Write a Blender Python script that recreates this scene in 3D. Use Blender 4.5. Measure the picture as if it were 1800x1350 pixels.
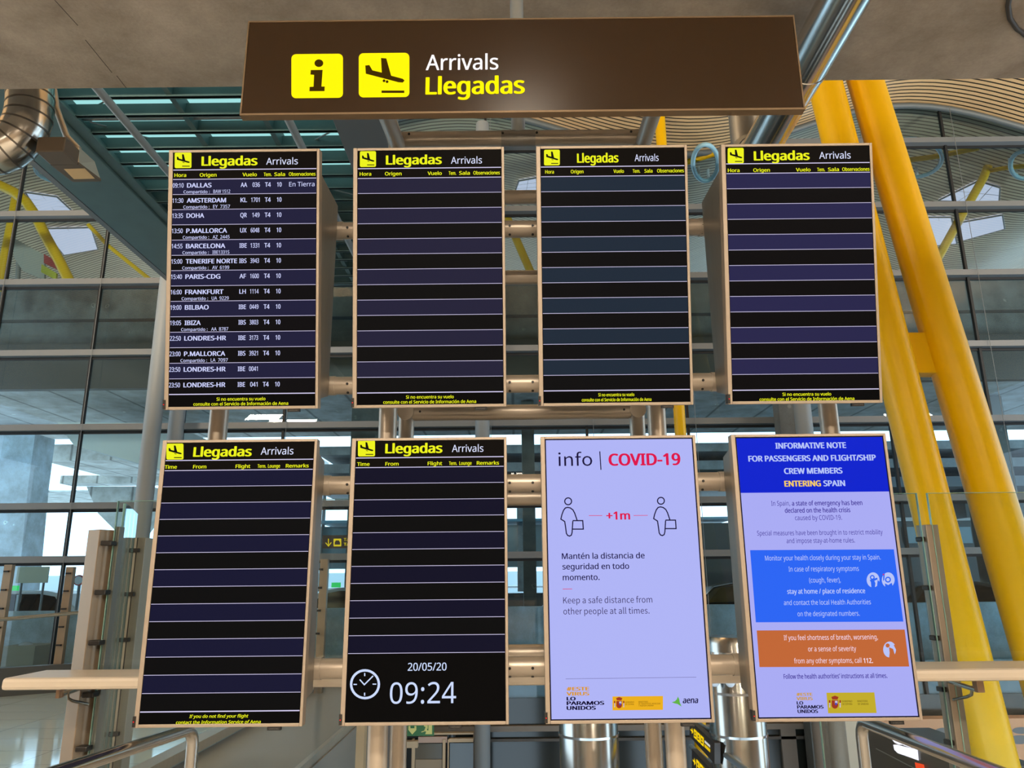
import bpy, math, os
from mathutils import Vector, Matrix
R = math.radians
sc = bpy.context.scene
for o in list(bpy.data.objects): bpy.data.objects.remove(o)
C = sc.collection

# ------------------------------------------------------------------ camera
F, YAW, PITCH, ROLL, EYE = 1338.6, -0.0014, 0.2513, -0.0097, 1.6
fw = Vector((math.sin(YAW)*math.cos(PITCH), math.cos(YAW)*math.cos(PITCH), math.sin(PITCH)))
_ri = Vector((math.cos(YAW), -math.sin(YAW), 0)); _up = _ri.cross(fw)
ri = _ri*math.cos(ROLL) + _up*math.sin(ROLL); up = _up*math.cos(ROLL) - _ri*math.sin(ROLL)
cd = bpy.data.cameras.new('camera'); cam = bpy.data.objects.new('camera', cd); C.objects.link(cam)
cd.sensor_width = 36; cd.sensor_fit = 'HORIZONTAL'; cd.lens = F/1800*36; cd.clip_end = 300
cam.matrix_world = Matrix(((ri.x, up.x, -fw.x, 0), (ri.y, up.y, -fw.y, 0), (ri.z, up.z, -fw.z, EYE), (0, 0, 0, 1)))
sc.camera = cam
EYEV = Vector((0, 0, EYE))

# ------------------------------------------------------------------ light and exposure
sc.view_settings.view_transform = 'Standard'; sc.view_settings.look = 'None'
sc.view_settings.exposure = 0.0; sc.view_settings.gamma = 1.0; sc.view_settings.use_curve_mapping = False
sc.cycles.use_denoising = True
sc.cycles.max_bounces = 8; sc.cycles.transparent_max_bounces = 16; sc.cycles.caustics_reflective = False
sc.cycles.sample_clamp_indirect = 6.0
w = bpy.data.worlds.new('sky'); sc.world = w; w.use_nodes = True
bg = w.node_tree.nodes['Background']; bg.inputs[0].default_value = (0.64, 0.84, 1.0, 1); bg.inputs[1].default_value = 3.0
sd = bpy.data.lights.new('sun', 'SUN'); sd.energy = 6.0; sd.angle = R(1); sd.color = (1, .95, .86)
so = bpy.data.objects.new('sun', sd); so.rotation_euler = (R(-52), 0, R(25)); C.objects.link(so)
WARM = (1.0, 0.84, 0.66)
def area(name, loc, rot, sx, sy, e, col=WARM):
    d = bpy.data.lights.new(name, 'AREA'); d.shape = 'RECTANGLE'; d.size = sx; d.size_y = sy; d.energy = e; d.color = col
    o = bpy.data.objects.new(name, d); o.location = loc; o.rotation_euler = rot; C.objects.link(o); return o
for x in (-4.5, 0, 4.5):
    area('ceiling_lamp_light', (x, -2.6, 5.12), (0, 0, 0), 1.6, .5, 430)
    area('ceiling_lamp_light', (x, -7.5, 5.12), (0, 0, 0), 1.6, .5, 430)
for x, e_ in ((-7, 800), (-1, 300), (12.5, 1000)):
    area('roof_fill_light', (x, 3.5, 6.4), (R(180-40), 0, 0), 1.5, .6, e_)  # unseen warm lights added above the slab to brighten the slat roof
area('ceiling_downlight', (.1, .62, 5.16), (0, 0, 0), .4, .4, 12)
area('slab_uplight', (-7.5, 4.6, 6.4), (R(180-30), 0, 0), 1.0, .5, 400)  # warm area light above the slab, aimed up at the roof

# ------------------------------------------------------------------ pixel (1800x1350) -> ray helpers
def ray(px, py): return (ri*((px-900)/F) + up*((675-py)/F) + fw)
def P(px, py, Y): d = ray(px, py); return EYEV + d*(Y/d.y)
def PZ(px, py, z): d = ray(px, py); return EYEV + d*((z-EYE)/d.z)
def PX(px, py, x): d = ray(px, py); return EYEV + d*(x/d.x)
def S(n, Y): return n/F*(Y*0.985)          # about n pixels at depth Y, in metres

# ------------------------------------------------------------------ materials
def lin(c):
    c = c/255.0
    return c/12.92 if c <= .04045 else ((c+.055)/1.055)**2.4
def L3(rgb): return tuple(lin(c) for c in rgb)+(1,)
def newmat(name):
    m = bpy.data.materials.new(name); m.use_nodes = True
    return m, m.node_tree, m.node_tree.nodes['Principled BSDF']
_mc = {}
def pbr(name, rgb, rough=.5, metal=0.0, noise=0.0, scale=8.0, bump=0.0, spec=.5, stretch=None):
    if name in _mc: return _mc[name]
    m, t, b = newmat(name); c = L3(rgb)
    b.inputs['Roughness'].default_value = rough; b.inputs['Metallic'].default_value = metal
    b.inputs['Specular IOR Level'].default_value = spec; b.inputs['Base Color'].default_value = c
    if noise or bump:
        tc = t.nodes.new('ShaderNodeTexCoord'); n = t.nodes.new('ShaderNodeTexNoise')
        n.inputs['Scale'].default_value = scale; n.inputs['Detail'].default_value = 6
        mp = t.nodes.new('ShaderNodeMapping'); t.links.new(tc.outputs['Object'], mp.inputs[0]); t.links.new(mp.outputs[0], n.inputs['Vector'])
        if stretch: mp.inputs['Scale'].default_value = stretch
        if noise:
            r = t.nodes.new('ShaderNodeValToRGB')
            r.color_ramp.elements[0].position = .3; r.color_ramp.elements[1].position = .7
            r.color_ramp.elements[0].color = tuple(v*(1-noise) for v in c[:3])+(1,)
            r.color_ramp.elements[1].color = tuple(min(1, v*(1+noise)) for v in c[:3])+(1,)
            t.links.new(n.outputs[0], r.inputs[0]); t.links.new(r.outputs[0], b.inputs['Base Color'])
        if bump:
            bp = t.nodes.new('ShaderNodeBump'); bp.inputs['Strength'].default_value = bump; bp.inputs['Distance'].default_value = .02
            t.links.new(n.outputs[0], bp.inputs['Height']); t.links.new(bp.outputs[0], b.inputs['Normal'])
    _mc[name] = m; return m
def em(rgb, s=1.0, spec=.012):
    k = 'lit_%d_%d_%d_%d' % (*rgb, int(s*100))
    if k in _mc: return _mc[k]
    m, t, b = newmat(k); b.inputs['Base Color'].default_value = (.001, .001, .001, 1)
    b.inputs['Roughness'].default_value = .35; b.inputs['Specular IOR Level'].default_value = spec
    b.inputs['Emission Color'].default_value = L3(rgb); b.inputs['Emission Strength'].default_value = s
    _mc[k] = m; return m
def glassmat(name, tint, refl, rough=0.0):
    m = bpy.data.materials.new(name); m.use_nodes = True; t = m.node_tree; t.nodes.clear()
    o = t.nodes.new('ShaderNodeOutputMaterial'); mx = t.nodes.new('ShaderNodeMixShader')
    tr = t.nodes.new('ShaderNodeBsdfTransparent'); tr.inputs[0].default_value = tint+(1,)
    g = t.nodes.new('ShaderNodeBsdfGlossy'); g.inputs['Roughness'].default_value = rough; g.inputs[0].default_value = (.9, .95, 1, 1)
    fr = t.nodes.new('ShaderNodeFresnel'); fr.inputs[0].default_value = 1.45
    mm = t.nodes.new('ShaderNodeMath'); mm.operation = 'MULTIPLY'; mm.inputs[1].default_value = refl
    t.links.new(fr.outputs[0], mm.inputs[0]); t.links.new(mm.outputs[0], mx.inputs[0])
    t.links.new(tr.outputs[0], mx.inputs[1]); t.links.new(g.outputs[0], mx.inputs[2]); t.links.new(mx.outputs[0], o.inputs[0])
    return m
def concrete(name, rgb, joints=False):
    m, t, b = newmat(name); c = L3(rgb); N = t.nodes.new; lk = t.links.new
    tc = N('ShaderNodeTexCoord')
    n1 = N('ShaderNodeTexNoise'); n1.inputs['Scale'].default_value = 1.6; n1.inputs['Detail'].default_value = 8; n1.inputs['Roughness'].default_value = .65
    n2 = N('ShaderNodeTexNoise'); n2.inputs['Scale'].default_value = 45; n2.inputs['Detail'].default_value = 4
    lk(tc.outputs['Object'], n1.inputs['Vector']); lk(tc.outputs['Object'], n2.inputs['Vector'])
    r = N('ShaderNodeValToRGB'); r.color_ramp.elements[0].position = .32; r.color_ramp.elements[1].position = .68
    r.color_ramp.elements[0].color = (c[0]*.66, c[1]*.63, c[2]*.6, 1); r.color_ramp.elements[1].color = (c[0]*1.2, c[1]*1.2, c[2]*1.2, 1)
    lk(n1.outputs[0], r.inputs[0])
    r2 = N('ShaderNodeValToRGB'); r2.color_ramp.elements[0].color = (.82, .82, .82, 1); r2.color_ramp.elements[1].color = (1.1, 1.1, 1.1, 1)
    lk(n2.outputs[0], r2.inputs[0])
    mx = N('ShaderNodeMix'); mx.data_type = 'RGBA'; mx.blend_type = 'MULTIPLY'; mx.inputs[0].default_value = 1
    lk(r.outputs[0], mx.inputs[6]); lk(r2.outputs[0], mx.inputs[7])
    # pale air-hole blotches
    v = N('ShaderNodeTexVoronoi'); v.inputs['Scale'].default_value = 1.5; v.inputs['Randomness'].default_value = 1
    nd = N('ShaderNodeTexNoise'); nd.inputs['Scale'].default_value = 7; lk(tc.outputs['Object'], nd.inputs['Vector'])
    va = N('ShaderNodeVectorMath'); va.operation = 'MULTIPLY_ADD'; va.inputs[1].default_value = (.22, .22, .22)
    lk(nd.outputs['Color'], va.inputs[0]); lk(tc.outputs['Object'], va.inputs[2]); lk(va.outputs[0], v.inputs['Vector'])
    r3 = N('ShaderNodeValToRGB'); e = r3.color_ramp.elements; e[0].position = .03; e[0].color = (.75, .75, .75, 1); e[1].position = .09; e[1].color = (1, 1, 1, 1)
    x = e.new(.055); x.color = (1.9, 1.85, 1.75, 1)
    lk(v.outputs['Distance'], r3.inputs[0])
    m2 = N('ShaderNodeMix'); m2.data_type = 'RGBA'; m2.blend_type = 'MULTIPLY'; m2.inputs[0].default_value = 1
    lk(mx.outputs[2], m2.inputs[6]); lk(r3.outputs[0], m2.inputs[7]); last = m2.outputs[2]
    if joints:   # formwork board lines
        wv = N('ShaderNodeTexWave'); wv.bands_direction = joints; wv.inputs['Scale'].default_value = .22; wv.inputs['Distortion'].default_value = .15
        lk(tc.outputs['Object'], wv.inputs['Vector'])
        r4 = N('ShaderNodeValToRGB'); r4.color_ramp.elements[0].position = .002; r4.color_ramp.elements[0].color = (.45, .45, .45, 1)
        r4.color_ramp.elements[1].position = .012; r4.color_ramp.elements[1].color = (1, 1, 1, 1)
        lk(wv.outputs['Fac'], r4.inputs[0])
        m3 = N('ShaderNodeMix'); m3.data_type = 'RGBA'; m3.blend_type = 'MULTIPLY'; m3.inputs[0].default_value = 1
        lk(last, m3.inputs[6]); lk(r4.outputs[0], m3.inputs[7]); last = m3.outputs[2]
    lk(last, b.inputs['Base Color']); b.inputs['Roughness'].default_value = .75
    bp = N('ShaderNodeBump'); bp.inputs['Strength'].default_value = .25; bp.inputs['Distance'].default_value = .01
    lk(n2.outputs[0], bp.inputs['Height']); lk(bp.outputs[0], b.inputs['Normal'])
    return m
def slats(name, c1, c2, period):
    m, t, b = newmat(name); N = t.nodes.new; lk = t.links.new
    tc = N('ShaderNodeTexCoord'); sp = N('ShaderNodeSeparateXYZ'); lk(tc.outputs['Object'], sp.inputs[0])
    d = N('ShaderNodeMath'); d.operation = 'DIVIDE'; d.inputs[1].default_value = period; lk(sp.outputs['Y'], d.inputs[0])
    f = N('ShaderNodeMath'); f.operation = 'FRACT'; lk(d.outputs[0], f.inputs[0])
    r = N('ShaderNodeValToRGB'); r.color_ramp.interpolation = 'CONSTANT'
    r.color_ramp.elements[0].color = L3(c1); r.color_ramp.elements[1].position = .7; r.color_ramp.elements[1].color = L3(c2)
    lk(f.outputs[0], r.inputs[0])
    fl = N('ShaderNodeMath'); fl.operation = 'FLOOR'; lk(d.outputs[0], fl.inputs[0])
    cx = N('ShaderNodeCombineXYZ'); lk(fl.outputs[0], cx.inputs['Y']); dx = N('ShaderNodeMath'); dx.operation = 'MULTIPLY'; dx.inputs[1].default_value = .25
    lk(sp.outputs['X'], dx.inputs[0]); lk(dx.outputs[0], cx.inputs['X'])
    n = N('ShaderNodeTexNoise'); n.inputs['Scale'].default_value = 3.1; lk(cx.outputs[0], n.inputs['Vector'])
    r2 = N('ShaderNodeValToRGB'); r2.color_ramp.elements[0].color = (.75, .72, .7, 1); r2.color_ramp.elements[1].color = (1.15, 1.15, 1.15, 1)
    lk(n.outputs[0], r2.inputs[0])
    mx = N('ShaderNodeMix'); mx.data_type = 'RGBA'; mx.blend_type = 'MULTIPLY'; mx.inputs[0].default_value = 1
    lk(r.outputs[0], mx.inputs[6]); lk(r2.outputs[0], mx.inputs[7]); lk(mx.outputs[2], b.inputs['Base Color'])
    b.inputs['Roughness'].default_value = .45
    return m
def tiles(name, rgb, rough):
    m, t, b = newmat(name); N = t.nodes.new; lk = t.links.new
    tc = N('ShaderNodeTexCoord'); br = N('ShaderNodeTexBrick'); br.offset = 0; br.inputs['Scale'].default_value = 1
    br.inputs['Brick Width'].default_value = 1.2; br.inputs['Row Height'].default_value = .6; br.inputs['Mortar Size'].default_value = .004
    c = L3(rgb); br.inputs['Color1'].default_value = c; br.inputs['Color2'].default_value = tuple(v*.93 for v in c[:3])+(1,)
    br.inputs['Mortar'].default_value = tuple(v*.4 for v in c[:3])+(1,)
    lk(tc.outputs['Object'], br.inputs['Vector']); lk(br.outputs[0], b.inputs['Base Color']); b.inputs['Roughness'].default_value = rough
    return m

ALU = pbr('brushed_aluminium', (196, 186, 172), .42, .75, .05, 60, 0, .5, (1, 1, .05))
TUBE = pbr('satin_steel_tube', (186, 174, 158), .36, .45)
BEZEL = pbr('aluminium_bezel', (160, 147, 132), .45, .3)
HOUSE = pbr('grey_metal_housing', (150, 145, 136), .42, .7, .05, 30, 0, .5, (1, 1, .1))
STEEL = pbr('polished_steel', (222, 220, 216), .18, 1.0)
STEEL2 = pbr('stainless_sheet', (190, 186, 178), .2, 1.0)
DARK = pbr('dark_fixing', (25, 23, 22), .4)
YEL = pbr('yellow_paint', (224, 174, 0), .34, 0, .02, 3, 0, .3)
TEAL = pbr('teal_steel_paint', (66, 88, 86), .5, 0, .1, 4)
GREYP = pbr('grey_steel_paint', (120, 124, 124), .45, .2)
MULL = pbr('facade_profile', (112, 116, 118), .45, .1)
BLACK = pbr('black_rubber', (14, 14, 14), .6)
CREAM = pbr('cream_laminate', (208, 196, 178), .35)
POSTM = pbr('post_champagne_metal', (156, 138, 116), .38, .45)
CONC = concrete('cast_concrete', (166, 156, 144))
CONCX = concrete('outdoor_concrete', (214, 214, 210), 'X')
CONCD = concrete('dark_concrete', (104, 107, 104))  # darker grey version of the concrete
FLOORM = tiles('polished_floor', (206, 202, 194), .1)
FAC = glassmat('facade_glass', (.66, .86, .95), 1.2)
PANE = glassmat('screen_glass', (.93, .97, .96), .9)
EDGE = pbr('green_glass_edge', (126, 168, 158), .15)
SIGNB = pbr('sign_face_brown', (44, 28, 7), .25, 0, 0, 8, 0, .5)
ASPH = pbr('asphalt', (168, 170, 172), .85, 0, .15, 3)
WHITEP = pbr('white_paint', (214, 218, 222), .25)
DARKG = pbr('dark_glass', (14, 18, 20), .08)
REDP = pbr('red_paint', (178, 30, 38), .4)

# ------------------------------------------------------------------ mesh helpers
class MB:
    def __init__(s): s.v = []; s.f = []; s.sm = []
    def add(s, vs, fs, sm=False):
        o = len(s.v); s.v += [Vector(v) for v in vs]
        for f in fs: s.f.append([i+o for i in f]); s.sm.append(sm)
        return s
    def box(s, a, b):
        x0, y0, z0 = a; x1, y1, z1 = b
        return s.add([(x0,y0,z0),(x1,y0,z0),(x1,y1,z0),(x0,y1,z0),(x0,y0,z1),(x1,y0,z1),(x1,y1,z1),(x0,y1,z1)],
              [(0,3,2,1),(4,5,6,7),(0,1,5,4),(1,2,6,5),(2,3,7,6),(3,0,4,7)])
    def prism(s, poly, d):
        n = len(poly); d = Vector(d); p = [Vector(q) for q in poly]
        return s.add(p+[q+d for q in p], [tuple(range(n))[::-1], tuple(range(n, 2*n))]+[(i,(i+1)%n,(i+1)%n+n,i+n) for i in range(n)])
    def poly(s, pts): return s.add(pts, [tuple(range(len(pts)))])
    def tube(s, path, r, n=16, cap=True, tilt=None):
        path = [Vector(p) for p in path]; rs = r if isinstance(r, (list, tuple)) else [r]*len(path)
        rings = []; prev = None
        for i, p in enumerate(path):
            a = path[max(i-1, 0)]; b = path[min(i+1, len(path)-1)]; t = (b-a).normalized()
            if prev is None:
                ref = Vector((0, 0, 1)) if abs(t.z) < .9 else Vector((1, 0, 0)); u = t.cross(ref).normalized()
            else: u = (prev - t*prev.dot(t)).normalized()
            prev = u; v = t.cross(u)
            rings.append([p + (u*math.cos(k*2*math.pi/n)+v*math.sin(k*2*math.pi/n))*rs[i] for k in range(n)])
        vs = [q for g in rings for q in g]; fs = []
        for i in range(len(rings)-1):
            for k in range(n): fs.append((i*n+k, i*n+(k+1)%n, (i+1)*n+(k+1)%n, (i+1)*n+k))
        s.add(vs, fs, True)
        if cap:
            s.add(rings[0], [tuple(range(n))[::-1]]); s.add(rings[-1], [tuple(range(n))])
        return s
    def disc(s, c, nrm, r, h, n=16):
        nrm = Vector(nrm).normalized(); return s.tube([Vector(c), Vector(c)+nrm*h], r, n)
    def ball(s, c, r, n=14, zs=(1, 1, 1)):
        c = Vector(c); vs = []; fs = []; m = n//2
        for i in range(m+1):
            a = math.pi*i/m
            for k in range(n):
                b = 2*math.pi*k/n
                vs.append(c+Vector((r*zs[0]*math.sin(a)*math.cos(b), r*zs[1]*math.sin(a)*math.sin(b), r*zs[2]*math.cos(a))))
        for i in range(m):
            for k in range(n): fs.append((i*n+k, (i+1)*n+k, (i+1)*n+(k+1)%n, i*n+(k+1)%n))
        return s.add(vs, fs, True)
    def build(s, name, mat, parent=None, bevel=0.0, label=None):
        off = Vector((0, 0, 0)); q = parent
        while q is not None: off += q.location; q = q.parent
        base = Vector((0, 0, 0))
        if parent is None and s.v:
            xs = [v.x for v in s.v]; ys = [v.y for v in s.v]; zs = [v.z for v in s.v]
            base = Vector(((min(xs)+max(xs))/2, (min(ys)+max(ys))/2, min(zs)))
        me = bpy.data.meshes.new(name); me.from_pydata([tuple(v-off-base) for v in s.v], [], s.f)
        me.polygons.foreach_set('use_smooth', s.sm); me.materials.append(mat); me.update()
        o = bpy.data.objects.new(name, me); C.objects.link(o); o.location = base
        if parent is not None: o.parent = parent
        if bevel:
            b = o.modifiers.new('bevel', 'BEVEL'); b.width = bevel; b.segments = 2; b.limit_method = 'ANGLE'; b.angle_limit = R(50)
        if label: o['label'] = label
        return o
def tag(o, label, cat, group=None, kind=None):
    o['label'] = label; o['category'] = cat
    if group: o['group'] = group
    if kind: o['kind'] = kind
    return o
def thing(name, loc, label, cat, group=None, kind=None):
    o = bpy.data.objects.new(name, None); o.empty_display_size = .1; C.objects.link(o); o.location = loc
    return tag(o, label, cat, group, kind)
def struct(o, label=None, cat=None):
    o['kind'] = 'structure'
    if label: o['label'] = label
    if cat: o['category'] = cat
    return o

# ------------------------------------------------------------------ lettering
def fontfile(n):
    try: return bpy.data.fonts.load(os.path.join(bpy.utils.system_resource('DATAFILES'), 'fonts', n))
    except Exception: return None
FONT = fontfile('NotoSansHebrew-Regular.woff2'); THIN = fontfile('Noto Sans CJK Regular.woff2')
_tc = {}
def glyphs(s, wt):
    k = (s, wt)
    if k in _tc: return _tc[k]
    c = bpy.data.curves.new('t', 'FONT'); c.body = s; c.size = 1; c.fill_mode = 'FRONT'; c.resolution_u = 3
    ft = THIN if wt < 0 and THIN else FONT
    if ft: c.font = ft
    o = bpy.data.objects.new('t', c); me = bpy.data.meshes.new_from_object(o)
    vs = [tuple(v.co) for v in me.vertices]; fs = [tuple(p.vertices) for p in me.polygons]
    bpy.data.objects.remove(o); bpy.data.curves.remove(c); bpy.data.meshes.remove(me)
    if wt > 0:                      # heavier strokes: the same outline laid again, shifted by the weight
        v0, f0, n = vs, fs, len(vs); vs = []; fs = []
        for i, (a, b) in enumerate(((-1, 0), (1, 0), (-.5, .5), (.5, -.5), (.5, .5), (-.5, -.5))):
            vs += [(x+a*wt*1.15, y+b*wt*.8, 0) for x, y, z in v0]; fs += [tuple(q+i*n for q in f) for f in f0]
    _tc[k] = (vs, fs); return _tc[k]
CAP_ = {w_: max(v[1] for v in glyphs('H', w_)[0]) for w_ in (0, -.01)}
CAP = CAP_[0]
class Plane:
    def __init__(s, p0, ex, ey): s.p = Vector(p0); s.ex = Vector(ex).normalized(); s.ey = Vector(ey).normalized(); s.n = s.ex.cross(s.ey)
    def hit(s, px, py, lift=0.0):
        d = ray(px, py); t = (s.p-EYEV).dot(s.n)/d.dot(s.n); return EYEV+d*t+s.n*lift
    def text(s, mb, string, xl, xr, yb, cap, wt=0.0, lift=.0012, skew=0.0):
        a = s.hit(xl, yb); b = s.hit(xr, yb-.0097*(xr-xl)); wd = (b-a).length; ch = (s.hit(xl, yb-cap)-a).length
        vs, fs = glyphs(string, wt); x0 = min(v[0] for v in vs); x1 = max(v[0] for v in vs)
        capH = CAP+wt*.8 if wt >= 0 else CAP_[-.01]; kx = wd/(x1-x0); ky = ch/(capH)
        mb.add([a+s.n*lift+s.ex*((v[0]-x0)*kx+v[1]*ky*skew)+s.ey*((v[1])*ky) for v in vs], fs)
        return kx
    def textk(s, mb, string, xl, yb, cap, kx, wt=0.0, lift=.0012, right=None):
        a = s.hit(xl, yb); ch = (s.hit(xl, yb-cap)-a).length
        vs, fs = glyphs(string, wt); x0 = min(v[0] for v in vs); x1 = max(v[0] for v in vs); ky = ch/(CAP+max(wt, 0)*.8)
        o = x1 if right else x0
        mb.add([a+s.n*lift+s.ex*((v[0]-o)*kx)+s.ey*(v[1]*ky) for v in vs], fs)
    def poly(s, mb, pts, lift=.0008): mb.poly([s.hit(x, y, lift) for x, y in pts]); return mb
    def rect(s, mb, x0, y0, x1, y1, lift=.0008): return s.poly(mb, [(x0,y1),(x1,y1-.0097*(x1-x0)),(x1,y0-.0097*(x1-x0)),(x0,y0)], lift)
    def rrect(s, mb, x0, y0, x1, y1, r, lift=.0008):
        pts = []
        for cx, cy, a0 in ((x1-r, y1-r, 0), (x0+r, y1-r, 90), (x0+r, y0+r, 180), (x1-r, y0+r, 270)):
            for k in range(6):
                a = R(a0+k*18); pts.append((cx+r*math.cos(a), cy+r*math.sin(a)-.0097*(cx-x0)))
        return s.poly(mb, pts[::-1], lift)
    def circ(s, mb, cx, cy, rx, ry=None, lift=.0012, n=24):
        ry = ry or rx; return s.poly(mb, [(cx+rx*math.cos(-2*math.pi*k/n), cy+ry*math.sin(-2*math.pi*k/n)) for k in range(n)], lift)
    def ring(s, mb, cx, cy, r, wd, lift=.0012, n=32):
        vs = []
        for k in range(n):
            a = -2*math.pi*k/n
            for q in (r-wd, r): vs.append(s.hit(cx+q*math.cos(a), cy+q*math.sin(a), lift))
        return mb.add(vs, [(2*k, 2*k+1, (2*k+3) % (2*n), (2*k+2) % (2*n)) for k in range(n)])
    def line(s, mb, pts, wd, lift=.0012, closed=False):
        pts = [Vector(p) for p in pts]; n = len(pts); L = []
        for i in range(n):
            a = pts[i-1] if (i or closed) else pts[i]; b = pts[(i+1) % n] if (i < n-1 or closed) else pts[i]
            d1 = (pts[i]-a); d2 = (b-pts[i]); d = (d1.normalized() if d1.length else d2.normalized())+(d2.normalized() if d2.length else d1.normalized())
            d.normalize(); nn = Vector((-d.y, d.x)); k = 1.0
            if d1.length and d2.length: k = 1/max(.5, abs(nn.dot(Vector((-d1.y, d1.x)).normalized())))
            L.append((pts[i]+nn*wd/2*k, pts[i]-nn*wd/2*k))
        vs = [s.hit(q.x, q.y, lift) for ab in L for q in ab]; m = n if closed else n-1
        return mb.add(vs, [(2*i, 2*i+1, (2*i+3) % (2*n), (2*i+2) % (2*n)) for i in range(m)])

PLANE_ART = [(.13,.28),(.21,.27),(.27,.39),(.455,.44),(.44,.11),(.545,.12),(.64,.51),(.87,.58),(.905,.62),(.87,.665),(.79,.66),(.14,.465)]
def art(pl, mb, x0, y0, x1, y1, pts, lift): pl.poly(mb, [(x0+(x1-x0)*u, y0+(y1-y0)*v) for u, v in pts][::-1], lift)
def pictogram(pl, x0, y0, x1, y1, parent, yel, blk, r):
    a = MB(); pl.rrect(a, x0, y0, x1, y1, r, .001); sq = a.build('pictogram', yel, parent)
    b = MB(); art(pl, b, x0, y0, x1, y1, PLANE_ART, .0018)
    for u, v in ((.50, .625), (.56, .645)): pl.circ(b, x0+(x1-x0)*u, y0+(y1-y0)*v, (x1-x0)*.028, None, .0018, 12)
    art(pl, b, x0, y0, x1, y1, [(.45,.845),(.90,.845),(.90,.9),(.45,.9)], .0018)
    b.build('landing_plane', blk, parent)

# ------------------------------------------------------------------ the monitors
W, H = .69, 1.1898
BL, BR, BT, BB = .019, .012, .012, .013
def tvplane(x, Y, z, t):
    ey = Vector((0, -math.sin(t), math.cos(t))); return Plane((x, Y, z), (1, 0, 0), ey)
ROW1 = (3.2148, 2.9343, .1869); ROW2 = (3.3513, 1.6218, .0058)
XS1 = (-1.2199, -.3755, .4614, 1.3077); XS2 = (-1.2203, -.376, .4648, 1.3132)
YF, YR = 3.6, 4.25
def monitor(x, row, label, face, samsung):
    Y, z, t = row; pl = tvplane(x, Y, z, t); c = Vector((x, Y, z))
    q = lambda u, v, d=0: c+pl.ex*u+pl.ey*v-pl.n*d
    t0 = thing('arrivals_monitor' if face != 'info' else 'information_monitor', q(0, -H/2, .1), label, 'monitor', 'monitors hung on the display stand')
    hw, hh = W/2, H/2
    m = MB()
    def bx(u0, v0, u1, v1, d0, d1):
        m.add([q(u0,v0,d0),q(u1,v0,d0),q(u1,v0,d1),q(u0,v0,d1),q(u0,v1,d0),q(u1,v1,d0),q(u1,v1,d1),q(u0,v1,d1)],
              [(0,3,2,1),(4,5,6,7),(0,1,5,4),(1,2,6,5),(2,3,7,6),(3,0,4,7)])
    bx(-hw, -hh, -hw+BL, hh, 0, .05); bx(hw-BR, -hh, hw, hh, 0, .05)
    bx(-hw+BL, hh-BT, hw-BR, hh, 0, .05); bx(-hw+BL, -hh, hw-BR, -hh+BB, 0, .05)
    m.build('frame', BEZEL, t0, .002)
    m = MB(); bx(-hw+BL, -hh+BB, hw-BR, hh-BT, .003, .045); scr = m.build('display', em((9, 8, 8)) if face != 'info' else em((20, 18, 40)), t0)
    # rear housing (side profile extruded along X)
    YB = 3.55
    if row is ROW1: pf = [q(0, hh*.86, .05), Vector((0, YB, P(593, 362, YB).z)), Vector((0, YB, P(578, 697, YB).z)), q(0, -hh*.93, .05)]
    else: pf = [q(0, hh*.93, .05), Vector((0, YB, P(572, 811, YB).z)), Vector((0, YB, P(551, 1216, YB).z)), q(0, -hh*.86, .05)]
    m = MB(); m.prism([Vector((x-hw+.012, p.y, p.z)) for p in pf], (W-.024, 0, 0)); m.build('rear_housing', HOUSE, t0, .004)
    m = MB(); bx(-hw-.004, -hh+.004, -hw+.008, -hh+.045, -.004, .03); sn = m.build('sensor', DARK, t0)
    m = MB(); p = q(-hw+.002, -hh+.024, -.006); m.disc(p, pl.n, .0022, .002, 10); m.build('status_light', em((255, 30, 40), 1.2), sn)
    m = MB(); bx(samsung-.027, -hh-.014, samsung+.027, -hh, 0, .02); tb = m.build('brand_tab', BLACK, t0)
    m = MB(); vs, fs = glyphs('SAMSUNG', .01); x0 = min(v[0] for v in vs); x1 = max(v[0] for v in vs)
    m.add([q(samsung-.02+(v[0]-x0)*.04/(x1-x0), -hh-.0095+v[1]*.0075, -.001) for v in vs], fs); m.build('brand_lettering', pbr('tab_grey', (130, 126, 120), .5), tb)
    pl2 = Plane(c-pl.n*.003, pl.ex, pl.ey)
    return t0, scr, pl2, q

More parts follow.
